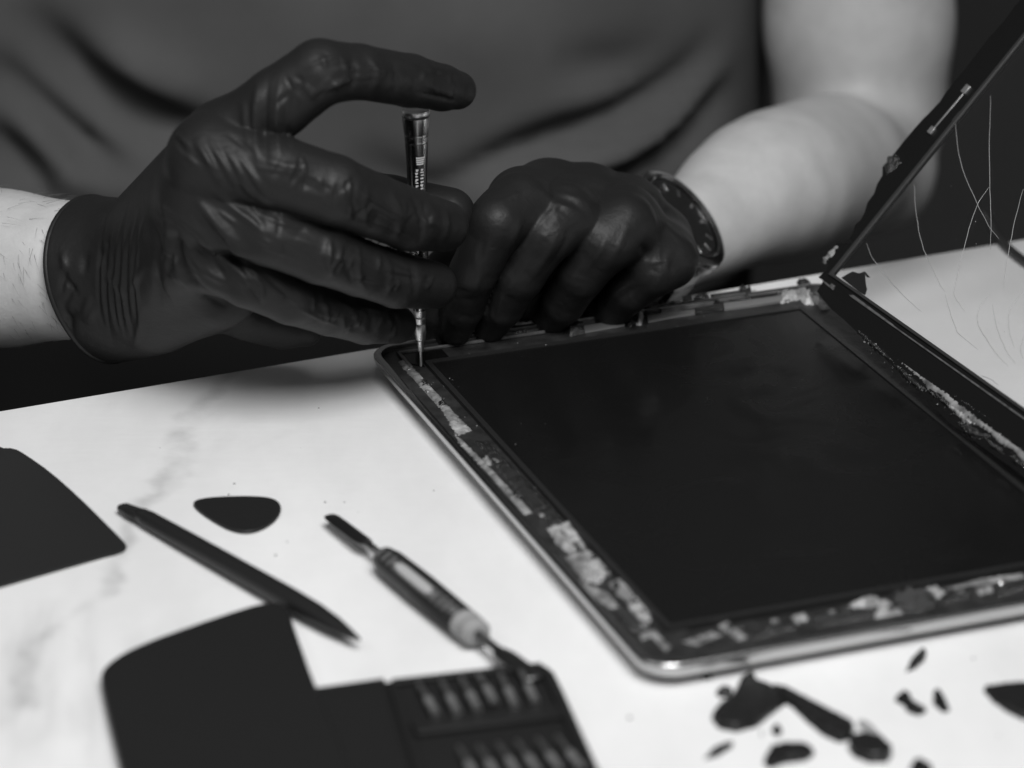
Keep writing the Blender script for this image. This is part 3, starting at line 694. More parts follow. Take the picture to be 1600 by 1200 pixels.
# screw hole block under the screwdriver and the slim line of the display bracket
box('bracket', FL+EX*9+EY*5+EZ*6.0, EX*52, EY*1.0, EZ*.9, M['strip_l'], tablet, .15)
box('bracket', FL+EX*9+EY*5+EZ*6.0, EX*1.0, EY*14, EZ*.9, M['strip_l'], tablet, .15)
slab('screw_bay', [(10.4, 6.4), (24, 6.4), (24, 15.8), (14, 15.8), (14, 19), (10.4, 15)], .4, M['screen'], tablet, O=FL+EZ*6.3, e1=EX, e2=EY)
rr = random.Random(5)
def clip_tab(px_, py_, du, dv, h, m, name='clip'):
    a_ = uv(px_, py_, 6.2); box(name, FL+EX*(a_[0]-du/2)+EY*(a_[1]-dv/2)+EZ*5.95, EX*du, EY*dv, EZ*h, m, tablet, .15)
for q in [(640, 578, 1.6, 1.2, .9), (668, 612, 1.0, 2.2, .7), (775, 720, 1.2, 3, .6), (846, 806, 1.5, 2, .8), (900, 868, 2.2, 2, 1.1), (948, 898, 1.8, 1.5, 1.2), (1006, 978, 2, 2.4, 1), (1100, 996, 3, 1.2, .9), (1210, 972, 2.2, 1.4, 1), (1300, 958, 1.6, 1.6, 1), (1500, 928, 2.4, 1.4, 1), (1570, 908, 2, 1.2, 1)]:
    clip_tab(*q, M['comp'])
for q in [(905, 512, 3, 2, 2), (850, 512, 4, 1.5, 1.5)]:
    clip_tab(*q, M['gunk'], 'foam_block')
DV, DF = [], []
for k in range(70):
    u_, v_ = rr.uniform(18, 148), rr.uniform(20, 200); s_ = rr.uniform(.05, .16); c_ = FL+EX*u_+EY*v_+EZ*6.92; b0 = len(DV)
    DV += [c_+np.array([rr.uniform(-1, 1), rr.uniform(-1, 1), 0])*s_ for _ in range(3)]+[c_+EZ*s_*.6]; DF += [(b0, b0+1, b0+3), (b0+1, b0+2, b0+3), (b0+2, b0, b0+3)]
obj('dust', DV, DF, M['shard_clear'], tablet, smooth=False)['kind'] = 'stuff'
for k in range(46):                                       # glass crumbs caught along the far and left rims
    if k % 2: u_, v_ = rr.uniform(20, 150), rr.uniform(10, 19)
    else: u_, v_ = rr.uniform(8, 19), rr.uniform(18, 150)
    s_ = rr.uniform(.18, .5); O_ = FL+EX*u_+EY*v_+EZ*(5.9+(1.45 if (v_ > 17 and u_ > 17) else 0))
    V = [O_+np.array([rr.uniform(-1, 1), rr.uniform(-1, 1), rr.uniform(0, 1)])*s_ for _ in range(4)]
    obj('glass_crumb_glint', V, [(0, 1, 2), (0, 3, 1), (1, 3, 2), (0, 2, 3)], M['shard_clear'], tablet, smooth=False)

# ================================================================== TOUCH GLASS PANEL (lifted like a book cover)
def img_slope(phi):
    p0 = on(1304, 430, 23); q = to_px(np.array([p0, p0+np.array([math.sin(phi), -math.cos(phi), 0])*60])); d = q[1]-q[0]; return d[1]/d[0]
ph = PHI
for _ in range(60): ph += (img_slope(ph)-.703)*.3
LX = np.array([math.cos(ph), math.sin(ph), 0]); LU = np.array([math.sin(ph), -math.cos(ph), 0])
BETA = math.radians(133); LV = -LX*math.cos(BETA)+EZ*math.sin(BETA)
LN = np.cross(LU, LV)
if LN @ (EYE-on(1304, 430, 23)) < 0: LN = -LN
BZ, BU = 17.0, 20.0
WC = on(1304, 430, 9.2+BZ*math.sin(BETA))                # corner of the clear window
LO = WC-LV*BZ-LU*BU                                       # (unbroken) corner of the panel
def lid(px, py):
    d = on_plane(px, py, WC, LN)-LO; return np.array([d@LU, d@LV])
panel = thing('glass_panel', 'cracked touch glass panel with black bezel raised beside the open tablet', 'glass panel', LO+LU*120)
LLEN, LWID = 241.0, 186.0
brk = [(1490, 132), (1478, 146), (1470, 160), (1452, 180), (1444, 186), (1430, 204), (1414, 222), (1400, 240), (1388, 252), (1380, 262), (1381, 276), (1372, 290), (1368, 304), (1358, 318), (1352, 334), (1346, 345), (1338, 352), (1334, 366), (1328, 374), (1332, 380), (1318, 382), (1312, 380), (1304, 384), (1306, 392), (1296, 402), (1288, 406), (1296, 414), (1292, 424), (1281, 434), (1288, 440), (1283, 450), (1277, 456), (1290, 472), (1302, 486), (1318, 500), (1340, 520), (1356, 534)]
jr = random.Random(11)
edge = [lid(p[0]+jr.uniform(-1, 1), p[1]+jr.uniform(-1, 1)) for p in brk]
e_top = edge[0]
outer = [(LLEN-2, 0), (LLEN, 2), (LLEN, LWID), (max(0., e_top[0]), LWID)]
for k in range(1, 14):
    t = k/14; outer.append((max(0., e_top[0])*(1-t)+t*e_top[0]+jr.uniform(-.5, .4), LWID+(e_top[1]-LWID)*t))
outer += [tuple(e) for e in edge]
lx = edge[-1]
for k in range(1, 30):
    t = k/30; outer.append((lx[0]+(LLEN-2-lx[0])*t, max(0, lx[1]*(1-t*3))+jr.uniform(0, .25)))
win = [(BU, BZ), (LLEN-BU, BZ), (LLEN-BU, LWID-BZ), (BU, LWID-BZ)]
e2s = LV if np.cross(LU, LV) @ LN > 0 else LV
sgn = 1 if np.cross(LU, LV) @ LN > 0 else -1
slab('bezel', outer, 1.1, M['ink'], panel, holes=[win], O=LO-LN*(.55*sgn), e1=LU, e2=LV)
slab('glass_pane', [(BU-.02, BZ-.02), (LLEN-BU, BZ-.02), (LLEN-BU, LWID-BZ), (BU-.02, LWID-BZ)], .7, M['glass'], panel, O=LO-LN*(.35*sgn), e1=LU, e2=LV)
LF = (LO, LU, LV, LN)
def lbox(name, a0, b0, a1, b1, z0, h, m): return box(name, LO+LU*a0+LV*b0+LN*z0, LU*(a1-a0), LV*(b1-b0), LN*h, m, panel, .12)
lbox('gasket_strip', BU-1.5, BZ-1.0, BU+.05, LWID-BZ, .5, .8, M['strip'])
lbox('gasket_strip', BU+.2, BZ-.9, LLEN-BU, BZ+.1, .5, .8, M['strip'])
a = lid(1331, 465)
lbox('gasket_strip', a[0], a[1]-.1, LLEN-20, a[1]+.45, .5, .5, M['strip_l'])
obj('gasket_strip', [LO+LU*q[0]+LV*q[1]+LN*z for z in (.56, .9) for q in (lid(1329, 463), lid(1336, 463), lid(1398, 509), lid(1398, 511.5))], [(0, 1, 2, 3), (7, 6, 5, 4), (0, 4, 5, 1), (1, 5, 6, 2), (2, 6, 7, 3), (3, 7, 4, 0)], M['strip_l'], panel, smooth=False)
def lp(pts): return [lid(*p) for p in pts]
patch('adhesive_residue', lp([(1338, 516), (1344, 518), (1372, 540), (1398, 565), (1390, 564), (1360, 540)]), LF, .5, 1.2, GK, panel, 50)
patch('adhesive_residue', lp([(1402, 562), (1420, 573), (1450, 594), (1478, 614), (1500, 632), (1530, 655), (1560, 676), (1600, 706), (1640, 735), (1640, 752), (1600, 722), (1586, 706), (1562, 692), (1550, 680), (1532, 668), (1520, 662), (1506, 650), (1486, 636), (1484, 632), (1470, 618), (1450, 608), (1444, 598)]), LF, .5, .45, M['adhesive'], panel, 51, rag=.5, rough=.4)
patch('adhesive_residue', lp([(1482, 634), (1500, 642), (1524, 664), (1512, 664)]), LF, .6, 1.3, AW, panel, 52)
for k, q in enumerate([[(1396, 568), (1420, 584), (1450, 612), (1442, 612), (1418, 594)], [(1452, 612), (1470, 620), (1492, 640), (1470, 628)], [(1498, 660), (1520, 668), (1548, 684), (1530, 690), (1510, 678)], [(1546, 690), (1566, 702), (1570, 712), (1552, 702)], [(1580, 712), (1600, 722), (1620, 742), (1590, 728)]]):
    patch('adhesive_residue', lp(q), LF, .5, 1.8, GK, panel, 60+k, rag=.9)
for k, q in enumerate([[(1490, 618), (1524, 642), (1520, 636)], [(1524, 640), (1560, 666), (1540, 650)], [(1296, 404), (1300, 398), (1306, 392), (1304, 402)]]):
    patch('adhesive_residue', lp(q), LF, .5, 1.0, GK if k < 2 else AW, panel, 70+k)
patch('adhesive_residue', lp([(1286, 408), (1294, 400), (1308, 384), (1312, 386), (1298, 404), (1290, 412)]), LF, .5, 1.2, AD, panel, 77, rag=.4)
patch('adhesive_residue', lp([(1392, 246), (1404, 244), (1410, 256), (1398, 268), (1386, 276), (1384, 262)]), LF, .5, 1.4, GK, panel, 78)
# flex strip with two small connectors on the far bezel
p1, p2 = lid(1458, 206), lid(1512, 142)
dd = (p2-p1)/np.linalg.norm(p2-p1); dn = np.array([-dd[1], dd[0]])
def lquad(name, c, l, w_, z0, h, m, par=None):
    o3 = LO+LU*(c-dd*l/2-dn*w_/2)[0]+LV*(c-dd*l/2-dn*w_/2)[1]+LN*z0
    return box(name, o3, LU*dd[0]*l+LV*dd[1]*l, LU*dn[0]*w_+LV*dn[1]*w_, LN*h, m, par or panel, .12)
flexc = lquad('flex_cable', (p1+p2)/2, np.linalg.norm(p2-p1), .8, .55, .25, M['comp'])
lquad('connector', p1, 2.6, 2.4, .55, .8, M['comp'], flexc); lquad('connector', p2, 3.2, 2.6, .55, .8, M['comp'], flexc)
lquad('connector', lid(1497, 184), 4, 1.4, .55, .4, M['strip'])
lquad('connector', lid(1303, 450), 1.6, 1.8, .55, .8, M['strip_l'])
obj('gasket_strip', [LO+LU*q[0]+LV*q[1]+LN*z for z in (.56, .8) for q in (lid(1286, 440), lid(1290, 441), lid(1306, 453), lid(1303, 455))], [(0, 1, 2, 3), (7, 6, 5, 4), (0, 4, 5, 1), (1, 5, 6, 2), (2, 6, 7, 3), (3, 7, 4, 0)], M['strip_l'], panel, smooth=False)
# torn black tape hanging behind the window corner
slab('torn_tape', lp([(1312, 432), (1322, 426), (1330, 422), (1340, 425), (1349, 422), (1357, 431), (1352, 431), (1349, 426), (1350, 440), (1352, 450), (1349, 459), (1340, 454)]), .2, M['plastic'], panel, O=LO-LN*1.0, e1=LU, e2=LV)
for k in range(60):                                       # crumbs added as glints along the torn adhesive
    t_ = jr.random(); px_, py_ = 1340+t_*270+jr.uniform(-6, 10), 522+t_*205+jr.uniform(-3, 16)
    q = lid(px_, py_); s_ = jr.uniform(.15, .5); O_ = LO+LU*q[0]+LV*q[1]+LN*jr.uniform(.6, 1.4)
    V = [O_+LU*jr.uniform(-1, 1)*s_*1.6+LV*jr.uniform(-1, 1)*s_+LN*jr.uniform(-.5, 1)*s_ for _ in range(4)]
    obj('glass_crumb_glint', V, [(0, 1, 2), (0, 3, 1), (1, 3, 2), (0, 2, 3)], M['glint'] if k % 2 else M['gunk'], panel, smooth=False)
# cracks run through the glass; each one is a bright fracture edge
cracks = [
    [(1355, 380), (1363, 404), (1380, 425), (1402, 452), (1418, 468), (1441, 488)],
    [(1430, 290), (1432, 330), (1440, 380), (1452, 410), (1470, 446), (1478, 458)], [(1478, 462), (1486, 492), (1496, 516), (1497, 522), (1530, 548)],
    [(1549, 150), (1547, 220), (1548, 294), (1550, 345), (1549, 392)], [(1547, 294), (1532, 312), (1520, 342), (1508, 388), (1500, 420), (1491, 458), (1494, 468), (1509, 488)],
    [(1600, 296), (1588, 340), (1578, 390), (1570, 440), (1569, 456)], [(1493, 180), (1498, 240), (1510, 280), (1545, 355), (1562, 374)],
    [(1547, 460), (1532, 480), (1526, 502), (1538, 525), (1558, 555), (1577, 574)], [(1552, 478), (1556, 506), (1570, 545), (1588, 570)],
    [(1600, 456), (1580, 482), (1576, 500), (1578, 522), (1586, 545)], [(1604, 520), (1594, 548), (1600, 562)], [(1535, 588), (1548, 592), (1562, 604)],
]
for k, c in enumerate(cracks):
    cc = chaikin(c, 2, closed=False); P3 = []
    for i, p in enumerate(cc):
        q = lid(p[0]+jr.uniform(-.5, .5), p[1]+jr.uniform(-.5, .5)); P3.append(LO+LU*q[0]+LV*q[1]+LN*.45)
    n_ = len(P3); tube('crack', P3, [.035+.07*math.sin(math.pi*(i+.5)/n_) for i in range(n_)], M['crack'], panel, 5)
for k in range(26):
    px_, py_ = jr.uniform(1400, 1600), jr.uniform(250, 600)
    if py_ > 430+.70*(px_-1304)-12 or px_ < 1311+(430-py_)*.8+10: continue
    q = lid(px_, py_); s_ = jr.uniform(.1, .3); O_ = LO+LU*q[0]+LV*q[1]+LN*.4
    V = [O_+LU*jr.uniform(-1, 1)*s_+LV*jr.uniform(-1, 1)*s_+LN*jr.uniform(0, 1)*s_ for _ in range(4)]
    obj('glass_crumb_glint', V, [(0, 1, 2), (0, 3, 1), (1, 3, 2), (0, 2, 3)], M['shard_clear'], panel, smooth=False)

# ================================================================== SCREWDRIVER
tip, cap = at(658, 572, 989), at(649.5, 168, 989)
ax = cap-tip; SL = np.linalg.norm(ax); ax /= SL
driver = thing('screwdriver', 'slim dark chrome precision screwdriver held upright on the tablet corner', 'screwdriver', tip)
def ys(py): return (572-py)/(572-168)*SL
DS = mat('black_chrome_handle', .34, .22, metal=1.0)
lathe('bit_shaft', [(0, .35), (.6, .5), (ys(546), .5)], tip, ax, M['steel'], driver, 20)
lathe('chuck', [(ys(548), .85), (ys(546), 1.0), (ys(531), 1.05), (ys(529), 1.5), (ys(518), 1.9), (ys(504.5), 1.75), (ys(503.5), 1.6), (ys(502), 1.75), (ys(494), 1.85), (ys(493), 1.65), (ys(491.5), 1.85), (ys(480), 2.2)], tip, ax, M['steel'], driver)
drv_handle = lathe('handle', [(ys(481), 2.2), (ys(470), 2.6), (ys(420), 2.7), (ys(402), 2.9), (ys(300), 2.95), (ys(262), 3.3), (ys(219.5), 3.75), (ys(219), 3.55), (ys(216.5), 3.55), (ys(216), 3.8), (ys(210), 3.85), (ys(209.5), 3.6), (ys(207), 3.6), (ys(206.5), 3.9), (ys(186), 4.35), (ys(181), 4.35), (ys(179), 3.4)], tip, ax, DS, driver, 56)
for k in range(7): lathe('grip_ring', [(ys(402-k*3.4)-.3, 2.9), (ys(402-k*3.4), 3.15), (ys(402-k*3.4)+.3, 2.9)], tip, ax, DS, drv_handle, 32)
lathe('swivel_cap', [(ys(180), 3.2), (ys(178), 4.2), (ys(173), 4.45), (ys(170), 4.2), (ys(168), 3.2)], tip, ax, M['steel'], driver)
vw = EYE-tip; vw = vw-ax*np.dot(vw, ax); vw /= np.linalg.norm(vw); sd = np.cross(ax, vw)
def mark(name, y0, y1, a0, a1, seedk):                    # curved plate following the handle
    V, Fc = [], []; n = 5
    for lift in (.0, .06):
        for y in (y0, y1):
            R_ = np.interp(y, [219, 262, 300], [3.78, 3.3, 2.96])+.01+lift
            for i in range(n):
                an = math.radians(a0+(a1-a0)*i/(n-1)); V.append(tip+ax*ys(y)+(vw*math.cos(an)+sd*math.sin(an))*R_)
    for i in range(n-1): Fc += [(2*n+i, 2*n+i+1, 3*n+i+1, 3*n+i)]
    Fc += [(0, n-1, 3*n-1, 2*n), (n, 3*n, 4*n-1, 2*n-1), (0, 2*n, 3*n, n), (n-1, 2*n-1, 4*n-1, 3*n-1)]
    return obj(name, V, Fc, M['mark'], drv_handle, smooth=False)
q1 = 1 if to_px((tip+ax*ys(250)+sd*3)[None])[0, 0] > to_px((tip+ax*ys(250))[None])[0, 0] else -1
for k in range(4):                                        # striped emblem
    mark('emblem_bar', 238.5+k*3.2, 240.6+k*3.2, q1*(-4+k), q1*(42-k*2), k)
mr = random.Random(2)
for c, (a0, a1, ya, yb) in enumerate(((-12, 8, 257, 292), (16, 40, 257, 288))):   # two worn columns of lettering, too small to read
    y = ya
    while y < yb:
        hh = mr.uniform(2.2, 4.2); m0 = mr.uniform(0, 6)
        mark('lettering', y, y+hh*.55, q1*(a0+m0), q1*(a1-mr.uniform(0, 5)), 0); 
        if mr.random() < .7: mark('lettering', y+hh*.6, y+hh*.95, q1*(a0+mr.uniform(0, 8)), q1*(a0+mr.uniform(11, 18)), 0)
        y += hh+1.4

# ================================================================== WRISTWATCH
watch = thing('wristwatch', 'round steel wristwatch on the wrist behind the fist', 'wristwatch', L_wr)
fa = (PX(1100, 356, 1112)-L_wr); fa /= np.linalg.norm(fa)
wn = RT*.69+UP*.55-FW*.47; wn /= np.linalg.norm(wn); wc = L_wr+fa*3+wn*19.5
lathe('case', [(-4, 15), (-3.5, 19), (-2, 20.6), (1, 20.6), (1.6, 20)], wc, wn, M['dark_steel'], watch, 56)
lathe('bezel', [(1.4, 20.4), (2.6, 20.1), (3.6, 18.4), (3.7, 17.2), (3.0, 16.4), (1.5, 16.3)], wc, wn, M['watch_steel'], watch, 72)
dial = lathe('dial', [(1.2, 15.6), (1.9, 15.5)], wc, wn, M['dial'], watch, 48)
wa = np.cross(wn, [0, 0, 1.]); wa /= np.linalg.norm(wa); wb = np.cross(wn, wa)
for k in range(12):
    t = k*math.pi/6; r_ = wa*math.cos(t)+wb*math.sin(t); s_ = np.cross(wn, r_)
    box('hour_marker', wc+wn*1.9+r_*11.5-s_*.6, r_*3.2, s_*1.2, wn*.5, M['steel'], dial, .1)
lathe('crystal', [(2.6, 15.6), (3.5, 15.0), (3.9, 8), (4.0, .5)], wc, wn, M['glass'], watch, 48)
wl0 = L_wr+fa*3
b1 = wn-fa*np.dot(wn, fa); b1 /= np.linalg.norm(b1); b2 = np.cross(fa, b1)
for k in range(3, 26):                                    # bracelet links
    t = 2*math.pi*k/28; rv = b1*math.cos(t)+b2*math.sin(t); tv = np.cross(fa, rv)
    box('bracelet_link', wl0+rv*18.4-tv*2.2-fa*8, fa*16, tv*4.4, rv*2.4, M['dark_steel'], watch, .5)

# ================================================================== TOOLS ON THE TABLE
tag(slab('plastic_card', px_outline([(-120, 640), (-40, 676), (0, 700), (22, 700), (40, 710), (80, 738), (125, 778), (165, 817), (194, 846), (199, 854), (190, 862), (150, 872), (0, 916), (-160, 962)], .8, smooth=1), .8, M['card'], O=np.array([0, 0, .05]), bev=.15),
    'black flat card with pointed corner at the left edge of the table', 'card')
tag(slab('plectrum', px_outline([(300, 783), (318, 777), (355, 774.5), (400, 774), (430, 778), (441, 790), (434, 808), (412, 824), (386, 831), (358, 826), (328, 809), (306, 793)], 1.2, smooth=2), 1.1, M['plastic'], O=np.array([0, 0, .1]), bev=.3),
    'black rounded triangular plastic opening pick beside the black stick tool', 'pick')
# nylon stick
sp = thing('spudger', 'long black nylon stick tool with a pointed end reaching over the case', 'pry stick', on(380, 890, 0))
s0, s1 = on(190, 788, 3.0), on(562, 997, 4.6); sv = s1-s0; SLn = np.linalg.norm(sv); sv /= SLn; sx = np.cross(sv, EZ); sx /= np.linalg.norm(sx); szz = np.cross(sx, sv)
def loft(name, sec, m, parent, seg=20, pw=2.6):
    V, Fc = [], []
    for t, hw, hh, off in sec:
        for k in range(seg):
            a_ = 2*math.pi*k/seg; c, s = math.cos(a_), math.sin(a_)
            V.append(s0+sv*t*SLn+sx*hw*math.copysign(abs(c)**(2/pw), c)+szz*(hh*math.copysign(abs(s)**(2/pw), s)+off))
    for i in range(len(sec)-1):
        for k in range(seg): Fc.append((i*seg+k, i*seg+(k+1) % seg, (i+1)*seg+(k+1) % seg, (i+1)*seg+k))
    Fc += [tuple(range(seg-1, -1, -1)), tuple((len(sec)-1)*seg+k for k in range(seg))]
    o = obj(name, V, Fc, m, parent); bm = bmesh.new(); bm.from_mesh(o.data); bmesh.ops.recalc_face_normals(bm, faces=bm.faces); bm.to_mesh(o.data); bm.free(); return o
loft('shaft', [(.085, 2.3, 2.0, 0), (.12, 2.6, 2.4, 0), (.3, 2.9, 2.6, 0), (.55, 3.1, 2.8, 0), (.72, 3.2, 2.9, 0), (.82, 3.1, 2.6, 0), (.9, 2.5, 1.9, -.2), (.96, 1.4, 1.1, -.4), (1.0, .35, .4, -.5)], M['plastic'], sp)
loft('hooked_tip', [(-.005, 1.2, .7, -.8), (.005, 2.1, 1.0, -.6), (.05, 2.5, 1.4, -.4), (.075, 2.5, 1.7, -.2), (.09, 2.2, 1.9, 0)], M['plastic'], sp)
# double ended metal pry tool
pt_ = thing('pry_tool', 'double ended metal spatula with dark ribbed handle and pale oval inlay', 'pry tool', on(670, 930, 0))
s0, s1 = on(514, 802, 4.5), on(838, 1066, 5.2); sv = s1-s0; SLn = np.linalg.norm(sv); sv /= SLn; sx = np.cross(sv, EZ); sx /= np.linalg.norm(sx); szz = np.cross(sx, sv)
def tq(px, py): return float((on(px, py, 4.5)-s0)@sv/SLn)
tA, tB, tC, tD, tE, tF, tG = tq(584, 848), tq(604, 868), tq(722, 975), tq(746, 995), tq(774, 1020), tq(786, 1026), 1.0
loft('blade', [(0, 1.6, .25, -.6), (.015, 2.3, .35, -.6), (.06, 2.5, .45, -.5), (tA-.02, 2.5, .5, 0), (tA, 2.0, .7, .2), (tA+.01, 1.1, 1.0, .3), (tB+.02, 1.1, 1.1, .3)], M['dark_steel'], pt_)
hd = loft('handle', [(tB, 2.2, 2.2, 0), (tB+.012, 3.6, 3.4, 0), (tB+.05, 4.4, 4.0, 0), ((tB+tC)/2, 4.7, 4.3, 0), (tC, 4.4, 4.0, 0)], M['plastic'], pt_, 28, 2.1)
loft('collar', [(tC, 4.2, 3.8, 0), (tC+.006, 4.5, 4.1, 0), (tC+.022, 4.5, 4.1, 0), (tC+.026, 4.0, 3.7, 0), (tC+.034, 4.0, 3.7, 0), (tC+.038, 4.4, 4.0, 0), (tD-.006, 4.2, 3.8, 0), (tD-.002, 3.9, 3.5, 0), (tD, 1.4, 1.3, 0)], M['collar'], pt_, 28, 2.1)
loft('blade', [(tD-.01, 1.2, 1.2, .2), (tE-.01, 1.2, 1.1, .2), (tE, 1.4, 1.0, .2), (tF, 3.0, .6, .3), (tF+.03, 3.2, .5, .5), (.94, 3.2, .45, .8), (.985, 2.8, .35, 1.1), (1, 1.8, .25, 1.2)], M['dark_steel'], pt_)
def inlay(name, t0, t1, a0, a1, lift, m, rad=.5):         # plate wrapped on the handle top; angles in degrees
    V, Fc = [], []; n, k_ = 14, 7
    for li in (0, lift):
        for i in range(n+1):
            f_ = i/n; wdt = 1-abs(2*f_-1)**(6 if rad else 40); wdt = max(wdt, .02)**.5 if rad else 1
            for j in range(k_):
                an = math.radians((a0+a1)/2+(a1-a0)/2*wdt*(2*j/(k_-1)-1)); V.append(s0+sv*(t0+(t1-t0)*f_)*SLn+(sx*4.72*math.sin(an)+szz*4.32*math.cos(an))*(1.0+li))
    o_ = (n+1)*k_
    for i in range(n):
        for j in range(k_-1): p = i*k_+j; Fc += [(o_+p, o_+p+1, o_+p+k_+1, o_+p+k_), (p, p+k_, p+k_+1, p+1)]
        Fc += [(i*k_, o_+i*k_, o_+(i+1)*k_, (i+1)*k_), (i*k_+k_-1, (i+1)*k_+k_-1, o_+(i+1)*k_+k_-1, o_+i*k_+k_-1)]
    return obj(name, V, Fc, m, hd)
tm = (tB+tC)/2
sgx = 1 if to_px((s0+sx)[None])[0, 0] > to_px(s0[None])[0, 0] else -1
ca = -sgx*30
inl = inlay('inlay_border', tm-.105, tm+.105, ca-26, ca+26, .012, M['inlay2'])
inlay('oval_inlay', tm-.088, tm+.088, ca-18, ca+18, .05, M['inlay'])
for k in range(4):
    inlay('grip_rib', tB+.03+k*.026, tB+.042+k*.026, ca-24, ca+24, .05 if k else .09, M['inlay2'], 0)
    inlay('grip_rib', tC-.045-k*.026, tC-.033-k*.026, ca-24, ca+24, .05 if k else .06, M['inlay2'], 0)

# ---- hinged bit case
cs = thing('bit_case', 'open black folding case holding rows of small screwdriver bits', 'tool case', on(520, 1150, 0))
slab('lid', px_outline([(156, 1062), (160, 1040), (205, 1010), (300, 975), (400, 942), (432, 938), (450, 945), (462, 985), (494, 1072), (530, 1150), (600, 1330), (230, 1360)], 5, smooth=2), 4.6, M['case'], cs, O=np.array([0, 0, .3]), bev=.8)
tray_o = px_outline([(600, 1052), (835, 1026), (868, 1040), (890, 1090), (960, 1240), (1010, 1350), (700, 1390)], 6.5, smooth=0)
tz = 6.5
trayp = [(596, 1056), (700, 1043), (832, 1027), (852, 1029), (866, 1040), (880, 1068), (945, 1210), (1004, 1345), (700, 1392)]
tray = slab('tray', px_outline(trayp, tz, smooth=0), 4.4, M['case'], cs, O=np.array([0, 0, .3]), bev=.6)
slab('hinge', px_outline([(486, 1070), (600, 1054), (706, 1396), (606, 1334)], 5, smooth=0), 3.6, M['case'], cs, O=np.array([0, 0, .6]), bev=.5)
# raised rim and cross bars of the tray
cA, cB, cC, cD = on(606, 1058, tz), on(850, 1031, tz), on(1000, 1345, tz), on(706, 1388, tz)
def cl(a, b): return (cA*(1-a)+cB*a)*(1-b)+(cD*(1-a)+cC*a)*b
def bar(name, a0, b0, a1, b1, h, wd, z0=4.7):
    p, q = cl(a0, b0).copy(), cl(a1, b1).copy(); p[2] = q[2] = z0; d = q-p; l = np.linalg.norm(d); d /= l; s = np.cross(EZ, d)
    return box(name, p-s*wd/2, d*l, s*wd, EZ*h, M['case'], tray, .35)
bar('rim', .02, .015, .98, .015, 1.6, 2.2); bar('rim', .98, .03, .98, 1, 1.6, 2.2); bar('rim', .02, .03, .02, 1, 1.6, 2.2)
bar('retainer_bar', .06, .262, .95, .262, 1.9, 6.5); bar('retainer_bar', .06, .62, .95, .62, 1.9, 6.5)
# bits
def bit_proto():
    e = bpy.data.objects.new('screwdriver_bit', None); COL.objects.link(e); e.empty_display_size = .005
    lathe('shank', [(0, .8), (.4, 1.15), (4, 1.15), (4.3, .95), (4.8, .95), (5.2, 1.15), (8, 1.15)], np.zeros(3), (0, 1, 0), M['comp'], e, 6, local=True)
    lathe('blade', [(8, 1.1), (9.5, .7), (16, .65), (17.5, .4)], np.zeros(3), (0, 1, 0), M['steel'], e, 16, local=True)
    lathe('end_ring', [(-.35, .6), (-.3, 1.2), (.35, 1.35), (.5, 1.0)], np.zeros(3), (0, 1, 0), M['steel'], e, 18, local=True)
    return e
proto = bit_proto()
ROW1 = [((681, 1115), (655, 1070)), ((714, 1112), (694, 1072)), ((746, 1107), (716, 1050)), ((773, 1099), (742, 1042)), ((804, 1101), (776, 1040)), ((836, 1096), (810, 1040))]
ROW2 = [((745, 1218), (716, 1165)), ((778, 1216), (746, 1163)), ((810, 1212), (777, 1160)), ((842, 1208), (806, 1156)), ((876, 1204), (838, 1152)), ((908, 1200), (868, 1148))]
ordw = ['leftmost', 'second from the left', 'third from the left', 'third from the right', 'second from the right', 'rightmost']
first = True
for rname, row, zb in (('upper', ROW1, 7.2), ('lower', ROW2, 7.0)):
    for k, (h_, t_) in enumerate(row):
        if first: e = proto; first = False
        else:
            e = proto.copy(); COL.objects.link(e)
            for ch in proto.children:
                c_ = ch.copy(); COL.objects.link(c_); c_.parent = e
        a_, b_ = on(h_[0], h_[1], zb), on(t_[0], t_[1], zb); d = (b_-a_)/np.linalg.norm(b_-a_)
        e.location = Vector(a_)*MM; e.rotation_euler = (0, 0, math.atan2(-d[0], d[1]))
        e['label'] = f'small steel bit in the {rname} row of the case, {ordw[k]}'; e['category'] = 'screwdriver bit'; e['group'] = 'bits in the folding case'

